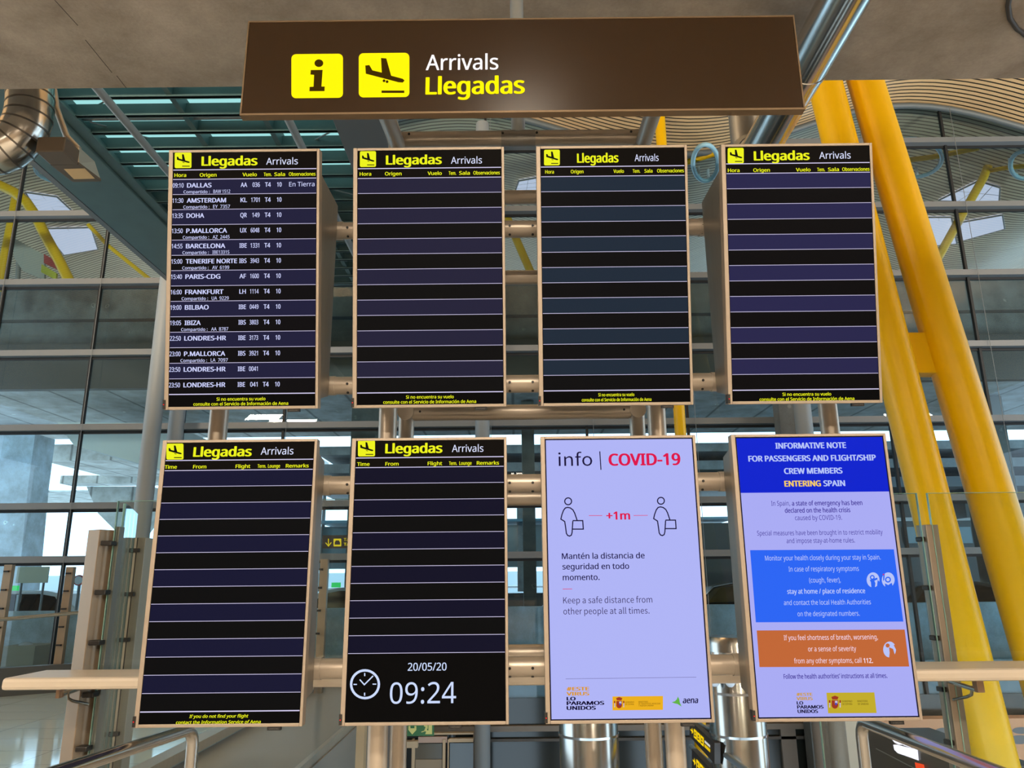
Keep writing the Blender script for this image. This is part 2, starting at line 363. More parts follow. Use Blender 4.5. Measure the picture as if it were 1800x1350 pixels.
YT = em((238, 242, 30)); WT = em((222, 226, 255)); RULE = em((214, 206, 240)); BK = em((14, 12, 8))
ROWT = em((206, 210, 252))
def board(scr, pl, q, K):
    hw, hh = W/2, H/2; loc = lambda px, py: (pl.hit(px, py)-pl.p).dot(pl.ey)
    L0, R0 = -hw+BL+.002, hw-BR-.002
    v1, v2, v3 = loc(K['mx'], K['l1']), loc(K['mx'], K['l2']), loc(K['mx'], K['l3'])
    def strip(mb, va, vb, lift): mb.poly([pl.p+pl.ex*L0+pl.ey*va+pl.n*lift, pl.p+pl.ex*R0+pl.ey*va+pl.n*lift, pl.p+pl.ex*R0+pl.ey*vb+pl.n*lift, pl.p+pl.ex*L0+pl.ey*vb+pl.n*lift])
    n = K['n']; st = (v2-v3)/n
    a, b = MB(), MB()
    for k in range(n): strip(a if k % 2 == 0 else b, v2-(k+1)*st, v2-k*st, .0004)
    a.build('blue_row_bands', em(K['blue']), scr); b.build('black_row_bands', em(K['black']), scr)
    m = MB(); strip(m, v2, hh-BT-.002, .0004); m.build('header_panel', em((17, 13, 10)), scr)
    m = MB(); strip(m, v1-.002, v1+.002, .001); strip(m, v2-.0016, v2+.0016, .001)
    for k in range(1, n): strip(m, v2-k*st-.0011, v2-k*st+.0011, .001)
    strip(m, v3-(.0022 if K['foot'] else .0011), v3+(.0022 if K['foot'] else .0011), .001); m.build('rule_lines', RULE, scr)
    pictogram(pl, *K['pic'], scr, YT, BK, 2.6)
    m = MB(); pl.text(m, 'Llegadas', *K['t1'], .032); m.build('title_lettering', YT, scr)
    m = MB(); pl.text(m, 'Arrivals', *K['t2'], .004); m.build('subtitle_lettering', WT, scr)
    for s, xl, xr in K['heads']: m = MB(); pl.text(m, s, xl, xr, K['hb'] - .0097*(xl-K['heads'][0][1]), 6.2, .018); m.build('heading_lettering', YT, scr)
    if K['foot']:
        for s, xl, xr, yb in K['foot']: m = MB(); pl.text(m, s, xl, xr, yb, 5.6, .014, skew=K.get('skew', 0)); m.build('footer_lettering', YT, scr)
    return v2, st

ES = [('Hora',), ('Origen',), ('Vuelo',), ('Tem.',), ('Sala',), ('Observaciones',)]
EN = [('Time',), ('From',), ('Flight',), ('Term.',), ('Lounge',), ('Remarks',)]
def hd(names, xs): return [(n[0], a, b) for n, (a, b) in zip(names, xs)]
F1, F2 = 'Si no encuentra su vuelo', 'consulte con el Servicio de Información de Aena'
K1 = dict(mx=430, l1=297.8, l2=314.3, l3=692.2, n=14, blue=(34, 33, 60), black=(16, 14, 16), pic=(307.2, 268.3, 336.7, 295.8), t1=(354.2, 452.8, 291.3, 16.3), t2=(468, 523.7, 289.5, 11.7),
    hb=311.2, heads=hd(ES, [(306.7,327.5),(351.2,380.8),(426.3,451.7),(463.8,477.5),(482.2,501.3),(507.8,554.7)]), foot=[(F1, 380.7, 466.7, 704.4), (F2, 340, 506.7, 713.2)])
K2 = dict(mx=755, l1=295.5, l2=312.6, l3=689.7, n=14, blue=(38, 36, 58), black=(17, 16, 16), pic=(632.7, 266, 661, 293.7), t1=(678.3, 776.7, 289.3, 16.2), t2=(792.7, 847.3, 288, 12),
    hb=309, heads=hd(ES, [(632.3,652.7),(676.7,706),(751.7,776.7),(788.7,802),(807,826),(832,878.7)]), foot=[(F1, 713.7, 797.7, 700.8), (F2, 673.7, 837, 709.8)])
K3 = dict(mx=1080, l1=292.5, l2=309.5, l3=686, n=14, blue=(33, 44, 58), black=(16, 15, 16), pic=(956.3, 263.5, 984, 291), t1=(1014.3, 1087.3, 286, 16.2), t2=(1115.7, 1157.7, 283.5, 12),
    hb=305.3, heads=hd(ES, [(958.3,973.7),(1003.3,1025.7),(1078.3,1096.7),(1112,1125.3),(1132.7,1147),(1155,1202)]), foot=[(F1, 1051.7, 1115, 696.8), (F2, 1022.7, 1145, 705.8)])
K4 = dict(mx=1405, l1=287, l2=304, l3=685, n=14, blue=(42, 40, 76), black=(15, 13, 14), pic=(1279, 260.3, 1307.3, 287.5), t1=(1325, 1423.3, 282, 16.2), t2=(1440, 1495.3, 279.3, 12),
    hb=302.7, heads=hd(ES, [(1279.3,1300),(1324,1353.3),(1399,1424.7),(1436.3,1450),(1455.3,1474.7),(1480.3,1528.3)]), foot=[(F1, 1375.3, 1461, 696), (F2, 1335, 1501.7, 704.8)])
K5 = dict(mx=415, l1=808.5, l2=826.2, l3=1250, n=14, blue=(24, 24, 50), black=(13, 13, 14), pic=(292.7, 780, 322.7, 808), t1=(339.3, 442.3, 802.7, 16.9), t2=(458.3, 515.7, 799.3, 12.6),
    hb=824, heads=hd(EN, [(289.3,311),(339.3,362.7),(414,440),(452.7,467.7),(471,492.3),(502.3,542.7)]), foot=[('If you do not find your flight', 332.7, 436, 1262, ), ('contact the Information Service of Aena', 309, 458, 1272.6)], skew=.18)
K6 = dict(mx=750, l1=804, l2=821, l3=1147.5, n=11, blue=(19, 18, 38), black=(12, 12, 13), pic=(629.3, 774.3, 659.3, 802.5), t1=(677, 777.7, 796.7, 16.9), t2=(794.3, 849.7, 794.7, 12.6),
    hb=819, heads=hd(EN, [(627.7,649.7),(677.3,700.7),(751.7,777.3),(789.3,803.3),(807.3,829),(838,877.3)]), foot=None)

t1, s1, p1, q1 = monitor(XS1[0], ROW1, 'upper far-left arrivals monitor, the only one filled with flight times and cities', 'board', .235)
v2, st = board(s1, p1, q1, K1)
FL = [('09:10','DALLAS','AA','036','T4','10','En Tierra',('BAW 1512',)),('11:30','AMSTERDAM','KL','1701','T4','10','',('EY  7357',)),('13:35','DOHA','QR','149','T4','10','',()),
 ('13:50','P.MALLORCA','UX','6048','T4','10','',('AZ  2445',)),('14:55','BARCELONA','IBE','1331','T4','10','',('IBE1331S',)),('15:00','TENERIFE NORTE','IBS','3943','T4','10','',('AV  6199',)),
 ('15:40','PARIS-CDG','AF','1600','T4','10','',()),('16:00','FRANKFURT','LH','1114','T4','10','',('UA  9229',)),('19:00','BILBAO','IBE','0449','T4','10','',()),('19:05','IBIZA','IBS','3803','T4','10','',('AA  8787',)),
 ('22:50','LONDRES-HR','IBE','3173','T4','10','',()),('23:00','P.MALLORCA','IBS','3921','T4','10','',('LA  7097',)),('23:50','LONDRES-HR','IBE','0041','','','',()),('23:50','LONDRES-HR','IBE','041','T4','10','',())]
def lu(px): return (p1.hit(px, 328)-p1.p).dot(p1.ex)
KPX = (p1.hit(400, 328)-p1.hit(300, 328)).length/100
def lt(mb, s, u, v, cap, wid=None, kx=None, right=False, wt=.02):
    vs, fs = glyphs(s, wt); x0 = min(a[0] for a in vs); x1 = max(a[0] for a in vs); k = wid/(x1-x0) if wid else kx
    o = x1 if right else x0
    mb.add([p1.p+p1.n*.0013+p1.ex*(u+(a[0]-o)*k)+p1.ey*(v+a[1]*cap/(CAP+max(wt, 0)*.8)) for a in vs], fs)
CW = {'DALLAS': 260, 'AMSTERDAM': 415, 'DOHA': 187, 'P.MALLORCA': 430, 'BARCELONA': 414, 'TENERIFE NORTE': 540, 'PARIS-CDG': 367, 'FRANKFURT': 402, 'BILBAO': 250, 'IBIZA': 169, 'LONDRES-HR': 436}
kc = 43.3*KPX/(max(a[0] for a in glyphs('DALLAS', .02)[0])-min(a[0] for a in glyphs('DALLAS', .02)[0]))
for k, (tm, city, car, num, te, sa, ob, cs) in enumerate(FL):
    vb = v2-k*st-st*.545; cap = 8.0*KPX; u = lu(303.7)
    def put(nm, *a, **kw): m = MB(); lt(m, *a, **kw); m.build(nm, ROWT, s1)
    put('time_lettering', tm, u, vb, cap, wid=19.3*KPX, wt=.014); put('city_lettering', city, lu(328.8), vb, cap, wid=CW[city]/6*KPX, wt=.026)
    put('airline_lettering', car, lu(423.2) if len(car) < 3 else lu(422.3), vb, cap, wid=(11.5 if len(car) < 3 else 13)*KPX)
    put('flight_number_lettering', num, lu(457), vb, cap, wid=(13 if len(num) < 4 else 15.3)*KPX, right=True, wt=.014)
    if te: put('terminal_lettering', te, lu(465.8), vb, cap, wid=10.5*KPX); put('lounge_lettering', sa, lu(487), vb, cap, wid=8.3*KPX)
    if ob: put('remark_lettering', ob, lu(508.3), vb, cap, wid=44.7*KPX, wt=0.004)
    for c_ in cs:
        put('shared_flight_lettering', 'Compartido :', lu(323), vb-st*.385, 5.3*KPX, wid=46*KPX, wt=.01); put('shared_code_lettering', c_, lu(375.3), vb-st*.385, 6*KPX, wid=29.7*KPX, wt=.006)
_, s2, p2, q2 = monitor(XS1[1], ROW1, 'upper arrivals monitor with violet empty rows, next right of the filled one', 'board', .23); board(s2, p2, q2, K2)
_, s3, p3, q3 = monitor(XS1[2], ROW1, 'upper arrivals monitor with narrow title and blue-green empty rows', 'board', .23); board(s3, p3, q3, K3)
_, s4, p4, q4 = monitor(XS1[3], ROW1, 'upper far-right arrivals monitor with bright violet empty rows, beside the yellow columns', 'board', .235); board(s4, p4, q4, K4)
_, s5, p5, q5 = monitor(XS2[0], ROW2, 'lower far-left arrivals monitor with English headings and a slanted footer note', 'board', .23); board(s5, p5, q5, K5)
_, s6, p6, q6 = monitor(XS2[1], ROW2, 'lower arrivals monitor with a clock symbol and 09:24 under the empty rows', 'board', .125); board(s6, p6, q6, K6)
CLK = em((206, 220, 255))
m = MB(); p6.ring(m, 641.7, 1202.7, 26.5, 4.2)
for a in ((641.2,1183,641.2,1188.5),(641,1217.5,641,1223),(621.5,1203,627.5,1203),(655,1202.5,661.5,1202.5)): p6.line(m, [a[:2], a[2:]], 2)
p6.line(m, [(632.5, 1194.5), (640.5, 1203.5), (656, 1188)], 2.2); m.build('clock_symbol', CLK, s6)
m = MB(); p6.text(m, '20/05/20', 716.7, 785, 1179, 13.7, .008); m.build('date_lettering', CLK, s6)
m = MB(); p6.text(m, '09:24', 685, 801.7, 1236.9, 37, .0); m.build('time_lettering', CLK, s6)

# lower third: social distancing notice
_, s7, p7, q7 = monitor(XS2[2], ROW2, 'lower information monitor with a pale lilac distance notice and two person outlines', 'info', .235)
def paper(scr, q, rgb):
    hw, hh = W/2, H/2; m = MB(); e = .005
    m.poly([q(-hw+BL+e, -hh+BB+e, .0026), q(hw-BR-e, -hh+BB+e, .0026), q(hw-BR-e, hh-BT-e, .0026), q(-hw+BL+e, hh-BT-e, .0026)]); return m.build('notice_background', em(rgb), scr)
paper(s7, q7, (176, 181, 246))
INK = em((22, 14, 56)); RED = em((222, 24, 76)); NAVY = em((24, 12, 70))
m = MB(); p7.text(m, 'info', 981.8, 1041.3, 819.2, 22.5, -.012); p7.line(m, [(1054.3, 793.5), (1056.3, 826)], 1.8); m.build('info_lettering', INK, s7)
m = MB(); p7.text(m, 'COVID-19', 1070, 1196.5, 818.3, 21, .03); m.build('title_lettering', RED, s7); m = MB(); p7.text(m, '+1m', 1065.7, 1107.8, 913.4, 14.3, .026); m.build('distance_lettering', RED, s7)
for a, b in (((1035, 906.3), (1058.6, 906.3)), ((1113.7, 906.2), (1138.6, 906)), ((989, 1035.4), (1005.7, 1035.2))): m = MB(); p7.line(m, [a, b], .9); m.build('red_line', RED, s7)
for dx, dy in ((0, 0), (917, -5)):
    m = MB(); f = lambda pts: [(940+(x+dx)/5.625, 760+(y+dy)/5.625) for x, y in pts]
    c = f([(330, 682)])[0]; p7.ring(m, c[0], c[1], 7, 2)
    p7.line(m, f([(418,868),(395,800),(378,768),(352,748),(325,742),(302,748),(284,772),(268,815),(258,858),(296,882),(305,940),(313,1000),(326,1020),(345,1026),(362,1016),(369,990),(376,878)]), 2)
    p7.line(m, f([(374,873),(474,873),(480,957),(373,957)]), 2); m.build('person_outline', INK, s7)
for s, a, b, y in (('Mantén la distancia de', 987.7, 1133.3, 982.7), ('seguridad en todo', 988.7, 1106, 1001), ('momento.', 989.3, 1054, 1020)): m = MB(); p7.text(m, s, a, b, y, 10.2, .012); m.build('spanish_lettering', NAVY, s7)
for s, a, b, y in (('Keep a safe distance from', 990, 1146.7, 1060.7), ('other people at all times.', 990.3, 1141.7, 1080)): m = MB(); p7.text(m, s, a, b, y, 10.8, -.008); m.build('english_lettering', em((62, 52, 100)), s7)

m = MB(); p7.line(m, [(994.4, 1193.2), (1223.8, 1190.3)], .7); m.build('divider_line', em((110, 106, 160)), s7)
def slogan(pl, scr, A, B, gold):
    for s, a, b, y, c in A: m = MB(); pl.text(m, s, a, b, y, c, .038); m.build('slogan_lettering', em(gold), scr)
    for s, a, b, y, c in B: m = MB(); pl.text(m, s, a, b, y, c, .038); m.build('slogan_lettering', em((16, 8, 44)), scr)
slogan(p7, s7, [('#ESTE', 995.6, 1036, 1213.9, 6.3), ('VIRUS', 995.6, 1036, 1222.5, 6.3)], [('LO', 996, 1012, 1231.2, 6.4), ('PARAMOS', 996, 1062.3, 1239.2, 6.6), ('UNIDOS', 996, 1047.5, 1247.8, 6.8)], (218, 152, 40))
def crest(pl, scr, cx, cy, k):
    a = MB(); pl.poly(a, [(cx-5*k,cy-5*k),(cx-5*k,cy+4*k),(cx-3*k,cy+7*k),(cx,cy+8*k),(cx+3*k,cy+7*k),(cx+5*k,cy+4*k),(cx+5*k,cy-5*k)], .0018)
    pl.poly(a, [(cx-4*k,cy-6*k),(cx+4*k,cy-6*k),(cx+5.5*k,cy-10*k),(cx,cy-12*k),(cx-5.5*k,cy-10*k)], .0018)
    for s in (-1, 1):
        pl.rect(a, cx+s*8*k-1.2*k, cy-5*k, cx+s*8*k+1.2*k, cy-1*k, .0018); pl.rect(a, cx+s*8*k-1.2*k, cy+1*k, cx+s*8*k+1.2*k, cy+3*k, .0018)
    o = a.build('coat_of_arms', em((158, 56, 34)), scr)
    b = MB()
    for s in (-1, 1): pl.rect(b, cx+s*8*k-.8*k, cy-1*k, cx+s*8*k+.8*k, cy+6*k, .0021)
    pl.rect(b, cx, cy-4*k, cx+4*k, cy, .0021); b.build('crest_field', em((196, 190, 214)), scr)
    c = MB(); pl.circ(c, cx+1.5*k, cy+.6*k, 1.6*k, 2*k, .0024, 12); c.build('crest_oval', em((70, 70, 180)), scr)
m = MB(); p7.rect(m, 1076.6, 1224.2, 1165.3, 1248.6, .001); m.build('government_plate', em((236, 176, 30)), s7)
crest(p7, s7, 1088.3, 1237, 1.0)
for s, a, b, y in (('GOBIERNO', 1099, 1114.5, 1235.5), ('DE ESPAÑA', 1099, 1114.5, 1239.3), ('MINISTERIO', 1122.5, 1139, 1235), ('DE TRANSPORTES, MOVILIDAD', 1122.5, 1161, 1238.3), ('Y AGENDA URBANA', 1122.5, 1149, 1241.6)): m = MB(); p7.text(m, s, a, b, y, 2.6, .004); m.build('ministry_lettering', em((96, 66, 10)), s7)

m = MB(); p7.poly(m, [(1180.8,1234.5),(1186.5,1236.5),(1191,1237.5),(1198,1241.9),(1195,1235),(1193.8,1229),(1191.6,1224.2),(1189.8,1229),(1186.5,1232.5)]); m.build('green_star_logo', em((98, 178, 70)), s7)
m = MB(); p7.text(m, 'aena', 1199.8, 1226.6, 1235.9, 10.6, .025, skew=.18); m.build('logo_lettering', em((22, 12, 62)), s7)

# lower fourth: passenger note
_, s8, p8, q8 = monitor(XS2[3], ROW2, 'lower far-right information monitor with a blue headed passenger note and orange box', 'info', .24)
paper(s8, q8, (170, 172, 244))
m = MB(); lv = (p8.hit(1433, 865.2)-p8.p).dot(p8.ey)
m.poly([q8(-W/2+BL+.005, lv, .0022), q8(W/2-BR-.005, lv, .0022), q8(W/2-BR-.005, H/2-BT-.005, .0022), q8(-W/2+BL+.005, H/2-BT-.005, .0022)]); m.build('blue_header', em((14, 36, 206)), s8)
for s, a, b, y in (('INFORMATIVE NOTE', 1363, 1487.6, 788.6), ('FOR PASSENGERS AND FLIGHT/SHIP', 1315.6, 1540, 811.3), ('CREW MEMBERS', 1378.3, 1481.2, 833), ('SPAIN', 1447.6, 1485.9, 854.6)): m = MB(); p8.text(m, s, a, b, y, 10.2, .036); m.build('header_lettering', em((182, 196, 250)), s8)

m = MB(); p8.text(m, 'ENTERING', 1379, 1443.2, 855.2, 10.2, .036); m.build('gold_lettering', em((246, 204, 92)), s8)
for s, a, b, y, wt in (('In Spain,', 1355.9, 1388.8, 889, 0), ('a state of emergency has been', 1392, 1515.9, 888.8, .016), ('declared on the health crisis', 1379.7, 1494.8, 901.4, .016), ('caused by COVID-19.', 1397.7, 1480, 914.4, 0),
    ('Special measures have been brought in to restrict mobility', 1331, 1551.6, 941.4, 0), ('and impose stay-at-home rules.', 1382.8, 1502.8, 954.8, 0), ('Follow the health authorities’ instructions at all times.', 1377.6, 1559.8, 1193.2, .014)): m = MB(); p8.text(m, s, a, b, y, 8.2, wt); m.build('note_lettering', em((62, 44, 150)), s8)

m = MB(); p8.poly(m, [(1318.4,967.1),(1328.5,1093.9),(1587.7,1092.6),(1571,965.6)], .001); m.build('blue_box', em((44, 102, 244)), s8)
for s, a, b, y, wt in (('Monitor your health closely during your stay in Spain.', 1345, 1547.9, 985.4, 0), ('In case of respiratory symptoms', 1386.4, 1509.6, 1004.6, 0), ('(cough, fever),', 1422.4, 1477.6, 1024, 0), ('stay at home / place of residence', 1383.8, 1520.8, 1043.8, .016),
    ('and contact the local Health Authorities', 1378, 1530.8, 1063.6, 0), ('on the designated numbers.', 1402, 1510.9, 1083.2, 0)): m = MB(); p8.text(m, s, a, b, y, 8.4, wt, .0018); m.build('box_lettering', em((190, 204, 250)), s8)

m = MB(); p8.poly(m, [(1330,1108.2),(1334.9,1172.6),(1598,1171.6),(1590,1106.6)], .001); m.build('orange_box', em((194, 104, 56)), s8)
for s, a, b, y, wt in (('If you feel shortness of breath, worsening,', 1378, 1543, 1125.3, 0), ('or a sense of severity', 1420.6, 1505, 1145, 0), ('from any other symptoms, call', 1396, 1514.4, 1166, 0), ('112.', 1518, 1534.4, 1165.3, .024)): m = MB(); p8.text(m, s, a, b, y, 8.6, wt, .0018); m.build('warning_lettering', em((250, 222, 236)), s8)

for cx, cy, bgc, kind in ((1534.4, 1019.4, (44, 102, 244), 0), (1561, 1019.4, (44, 102, 244), 1), (1563.4, 1141.6, (194, 104, 56), 2)):
    m = MB(); p8.circ(m, cx, cy, 11.3, 14 if kind == 2 else 13.3, .0016); ic = m.build('symptom_symbol', em((184, 196, 248)), s8)
    m = MB(); P8 = lambda pts: p8.poly(m, [(cx+a, cy+b) for a, b in pts], .0021)
    if kind == 0:
        p8.ring(m, cx-1.5, cy-4.5, 4.2, 2, .0021); P8([(-6,0),(7,-4),(8,-1),(-4,4)]); P8([(-4,4),(2,1),(4,6),(3,14),(-3,14)]); P8([(8,0),(12,4),(12,12),(9,13),(7,9)])
    elif kind == 1:
        p8.ring(m, cx-.5, cy-.5, 5.2, 2.2, .0021); P8([(-9,-12),(-6,-13),(-7,0),(-9,2)]); P8([(-6,6),(0,9),(6,5),(8,12),(2,15),(-5,14)])
    else:
        p8.ring(m, cx-3.5, cy-7, 3.6, 3.5, .0021); P8([(-1,-4),(6,-1),(9,9),(12,14),(-1,15),(0,6)]); P8([(12,2),(7,-8),(13,-8)])
    m.build('symbol_figure', em(bgc), s8)
    if kind == 1:
        m = MB(); p8.circ(m, cx-8.6, cy-9.6, 1.3, None, .0026, 10); m.build('red_dot', em((210, 40, 110)), s8)
slogan(p8, s8, [('#ESTE', 1399.7, 1428.3, 1223, 5.2), ('VIRUS', 1400, 1428.7, 1230.7, 5.6)], [('LO', 1400.5, 1412, 1238.4, 5.8), ('PARAMOS', 1401.2, 1447.8, 1245.6, 5.9), ('UNIDOS', 1402, 1438, 1253.3, 6.1)], (204, 156, 56))
m = MB(); p8.poly(m, [(1452.5,1217.6),(1455.5,1253.8),(1540.8,1253.2),(1536.7,1217)], .001); m.build('government_plate', em((194, 172, 44)), s8)
crest(p8, s8, 1467.3, 1236.5, 1.15)
for s, a, b, y in (('GOBIERNO', 1480, 1498, 1234.3), ('DE ESPAÑA', 1480.5, 1498.3, 1239.2), ('MINISTERIO', 1507, 1525, 1234), ('DE SANIDAD', 1508, 1526.7, 1239)): m = MB(); p8.text(m, s, a, b, y, 3.2, .004); m.build('ministry_lettering', em((84, 66, 22)), s8)


# ------------------------------------------------------------------ hanging sign
SX0, SX1, SY, SZ0, SZ1 = -1.2234, 1.3319, 3.0245, 3.6465, 4.1435
sg = thing('arrivals_sign', (.05, SY+.04, SZ0), 'wide brown illuminated sign box with white Arrivals and yellow Llegadas above the monitors', 'sign')
m = MB(); m.box((SX0, SY+.004, SZ0), (SX1, SY+.04, SZ1)); bd = m.build('sign_box', SIGNB, sg)
m = MB(); e = .007
for a, b in (((SX0, SY, SZ1-e), (SX1, SY+.044, SZ1)), ((SX0, SY, SZ0-.004), (SX1, SY+.044, SZ0+.006)), ((SX0, SY, SZ0+.006), (SX0+e, SY+.044, SZ1-e)), ((SX1-e, SY, SZ0+.006), (SX1, SY+.044, SZ1-e))): m.box(a, b)
m.build('frame', pbr('bronze_trim', (126, 106, 82), .4, .4), sg, .001)
ps = Plane((0, SY+.004, 3.9), (1, 0, 0), (0, 0, 1)); SY_ = em((255, 236, 8), 1.15); SBK = em((64, 44, 4))
m = MB(); ps.rrect(m, 512.3, 95.5, 603, 173, 8, .001); m.build('pictogram', SY_, sg)
m = MB(); ps.circ(m, 560.7, 111.5, 7.7, 6.7, .0018); ps.poly(m, [(546.5,123.5),(545.8,131.5),(552.3,132),(551.3,152.8),(544.5,153.2),(544,160.8),(570.6,160.6),(571,152.6),(565.2,152.5),(567.3,123.3)], .0018); m.build('letter_i', SBK, sg)
pictogram(ps, 630.7, 93.8, 719.7, 171.6, sg, SY_, SBK, 8)
m = MB(); ps.text(m, 'Arrivals', 748.3, 876, 123.5, 26.8, .008); m.build('white_lettering', em((255, 250, 255), 1.2), sg)
m = MB(); ps.text(m, 'Llegadas', 747.7, 922.7, 166, 30.5, .026); m.build('yellow_lettering', SY_, sg)

# ------------------------------------------------------------------ tubular stand carrying the monitors
FZ = [P(900, y, YF).z for y in (243, 403, 675, 850, 1172)]; RZ = FZ
fx = (P(680, 760, YF).x, P(1157, 760, YF).x); rx = (P(714, 760, YR).x, P(1121, 760, YR).x)
ox = (P(384, 745, YF).x, P(1457, 737, YF).x)
fr = thing('display_stand', ((fx[0]+fx[1])/2, (YF+YR)/2, 0), 'double steel tube stand carrying the eight monitors, with crossbars and slanted arms', 'stand')
RT = .044
for x in fx: MB().tube([(x, YF+.02, 0), (x, YF+.02, FZ[0]+.02)], RT, 24).build('front_post', TUBE, fr)
for x in rx: MB().tube([(x, YR, 0), (x, YR, FZ[0])], RT, 24).build('rear_post', TUBE, fr)
for x in ox: MB().tube([(x, YF, FZ[4]-.1), (x, YF, FZ[1]+.1)], RT, 24).build('end_post', TUBE, fr)
for i, z in enumerate(FZ):
    a, b = (fx if i == 0 else (ox[0], ox[1]))
    MB().tube([(a, YF, z), (b, YF, z)], RT if i else .04, 24).build('front_crossbar', TUBE, fr)
    MB().tube([(rx[0], YR, z), (rx[1], YR, z)], RT, 24).build('rear_crossbar', TUBE, fr)
    for x in rx: MB().tube([(x-.0, YR-.05, z), (x, YR+.05, z)], RT*1.06, 20).ball((x, YR, z), RT*1.1).build('joint', TUBE, fr)
    if i:
        for x0, x1, dirx in ((P(597, 405, YF).x-.06, P(597, 405, YF).x+.02, 1), (P(1235, 400, YF).x-.02, P(1235, 400, YF).x+.06, 1)):
            MB().tube([(x0, YF, z), (x1, YF, z)], RT*1.08, 24).build('collar', TUBE, fr)
for x in fx: MB().ball((x, YF+.01, FZ[0]), RT*1.08).build('joint', TUBE, fr)
# T joint and pole up to the slab, slanted arms to the back of the sign
px = P(911, 243, YF).x
MB().tube([(px-.09, YF, FZ[0]), (px+.09, YF, FZ[0])], .0425, 24).build('tee_joint', pbr('tee_grey', (150, 146, 140), .45, .7), fr)
MB().tube([(px, YF, FZ[0]), (px, YF, 5.2)], .037, 24).build('ceiling_pole', pbr('pale_pole', (178, 186, 188), .4, .3), fr)
for (a, b) in (((699, 254), (664, 165)), ((1131, 250), (1160, 160))):
    p0 = P(*a, YF); p1_ = P(*b, SY+.05); MB().tube([p0, p1_], .041, 24).build('slanted_arm', TUBE, fr)
def screw(x, z, Y=YF, dz=0.0): # dark socket screws on the camera side of a tube
    nrm = Vector((0, -math.cos(dz), math.sin(dz))); c = Vector((x, Y, z))+nrm*(RT-.002)
    MB().disc(c, nrm, .0065, .005, 10).build('screw', DARK, fr)
for xp, yp in ((721, 238), (884, 238), (943, 236), (1107, 235)): screw(P(xp, yp, YF).x, FZ[0], YF, .1)
for lev, yy in ((1, 400), (2, 671), (3, 845), (4, 1172)):
    for xp in (614, 896, 936, 1232):
        screw(P(xp, yy, YF).x, FZ[lev], YF, -.05); screw(P(xp, yy, YF).x, FZ[lev], YF, -1.1)
for xp in (740, 1095): screw(P(xp, 720, YR).x, FZ[2], YR, 0)
for x in rx: screw(x, FZ[2]-.16, YR, 0)

# ------------------------------------------------------------------ concrete slab overhead and its pipes
SLZ, SLY = 5.2, 4.97
m = MB(); m.box((-15, -13, SLZ), (15, SLY, SLZ+.9)); struct(m.build('ceiling', CONC), 'rough cast concrete slab overhead with air holes and stains', 'ceiling')
m = MB()
for a, b in (((96, 0), (137, 45)), ((150, 70), (197, 128)), ((205, 133), (238, 175))):
    pa, pb = PZ(*a, SLZ-.001), PZ(*b, SLZ-.001)
    if pb.y > SLY: pb = pa+(pb-pa)*((SLY-pa.y)/(pb.y-pa.y))
    d = (pb-pa).normalized(); nn = Vector((-d.y, d.x, 0))*.003; m.add([pa+nn, pb+nn, pb-nn, pa-nn], [(0, 1, 2, 3)])
tag(m.build('crack_marks', pbr('crack_dark', (70, 64, 58), .9), None), 'dark hairline crack running across the concrete slab at the left', 'crack', kind='structure')
cp = [PZ(x, y, SLZ-.012) for x, y in ((1776, -10), (1772, 10), (1775, 32), (1787, 50), (1803, 62), (1820, 70))]
tag(MB().tube(cp, .016, 10).build('curved_cable', pbr('cable_grey', (62, 55, 48), .6)), 'dark curved cable fixed to the concrete slab at the top right corner', 'cable')
zc = 4.9; xc = 1.98
pp = thing('chrome_pipe', (xc, 4.5, zc), 'large polished metal pipe slanting past the right end of the sign', 'pipe')
m = MB(); m.tube([(xc-.02, 2.2, zc), (xc, 4.42, zc)], .142, 40); m.build('pipe_section', STEEL, pp)
m = MB(); m.tube([(xc, 4.42, zc), (xc+.01, 5.9, zc)], .142, 40); m.build('pipe_section', STEEL, pp)
m = MB(); m.tube([(xc, 4.40, zc), (xc, 4.44, zc)], .1465, 40); m.build('joint_ring', STEEL, pp)
def bend(path, r, n=32): return MB().tube(path, r, n)
dk = thing('ventilation_elbow', P(1300, 252, 6.3), 'grey segmented duct elbow behind the chrome pipe above the far-right monitor', 'duct')
c0 = P(1306, 200, 6.3); rr = S(26, 7)
for k in range(5):
    a0, a1 = k*.3, (k+1)*.3
    f = lambda a: c0+Vector((rr*1.7*(1-math.cos(a)), -.3*math.sin(a), -.35-rr*2.2*math.sin(a)))
    MB().tube([f(a0), f(a1)], rr, 24).build('duct_segment', pbr('duct_grey', (150, 156, 160), .35, .7), dk)
MB().tube([c0+Vector((0, 0, .9)), c0+Vector((0, 0, -.33))], rr, 24).build('duct_segment', pbr('duct_grey', (150, 156, 160), .35, .7), dk)
# left elbow duct
dl = thing('steel_duct_elbow', P(40, 300, 5.25), 'shiny stainless duct elbow bending left beside the floodlight', 'duct')
YD = 5.3; rD = S(38, 6.1); ctr = [(53, 110), (53, 150), (53, 172), (52.5, 190), (50, 207), (45, 223), (37, 238), (26, 251), (12, 261), (-4, 268), (-24, 272), (-60, 274)]
pts = [P(x, y, YD) for x, y in ctr]; MB().tube(pts, rD, 48).build('duct_body', STEEL2, dl)
for i in range(2, len(pts)-1):
    d = (pts[i+1]-pts[i-1]).normalized(); MB().tube([pts[i]-d*.007, pts[i]+d*.007], rD*1.015, 48).build('seam_ring', pbr('seam_grey', (96, 92, 86), .35, .8), dl)
MB().prism([P(8, 152, YD-.1), P(20, 152, YD-.1), P(38, 208, YD-.1), P(32, 208, YD-.1)], (0, .04, 0)).build('hanger_strap', GREYP, dl)
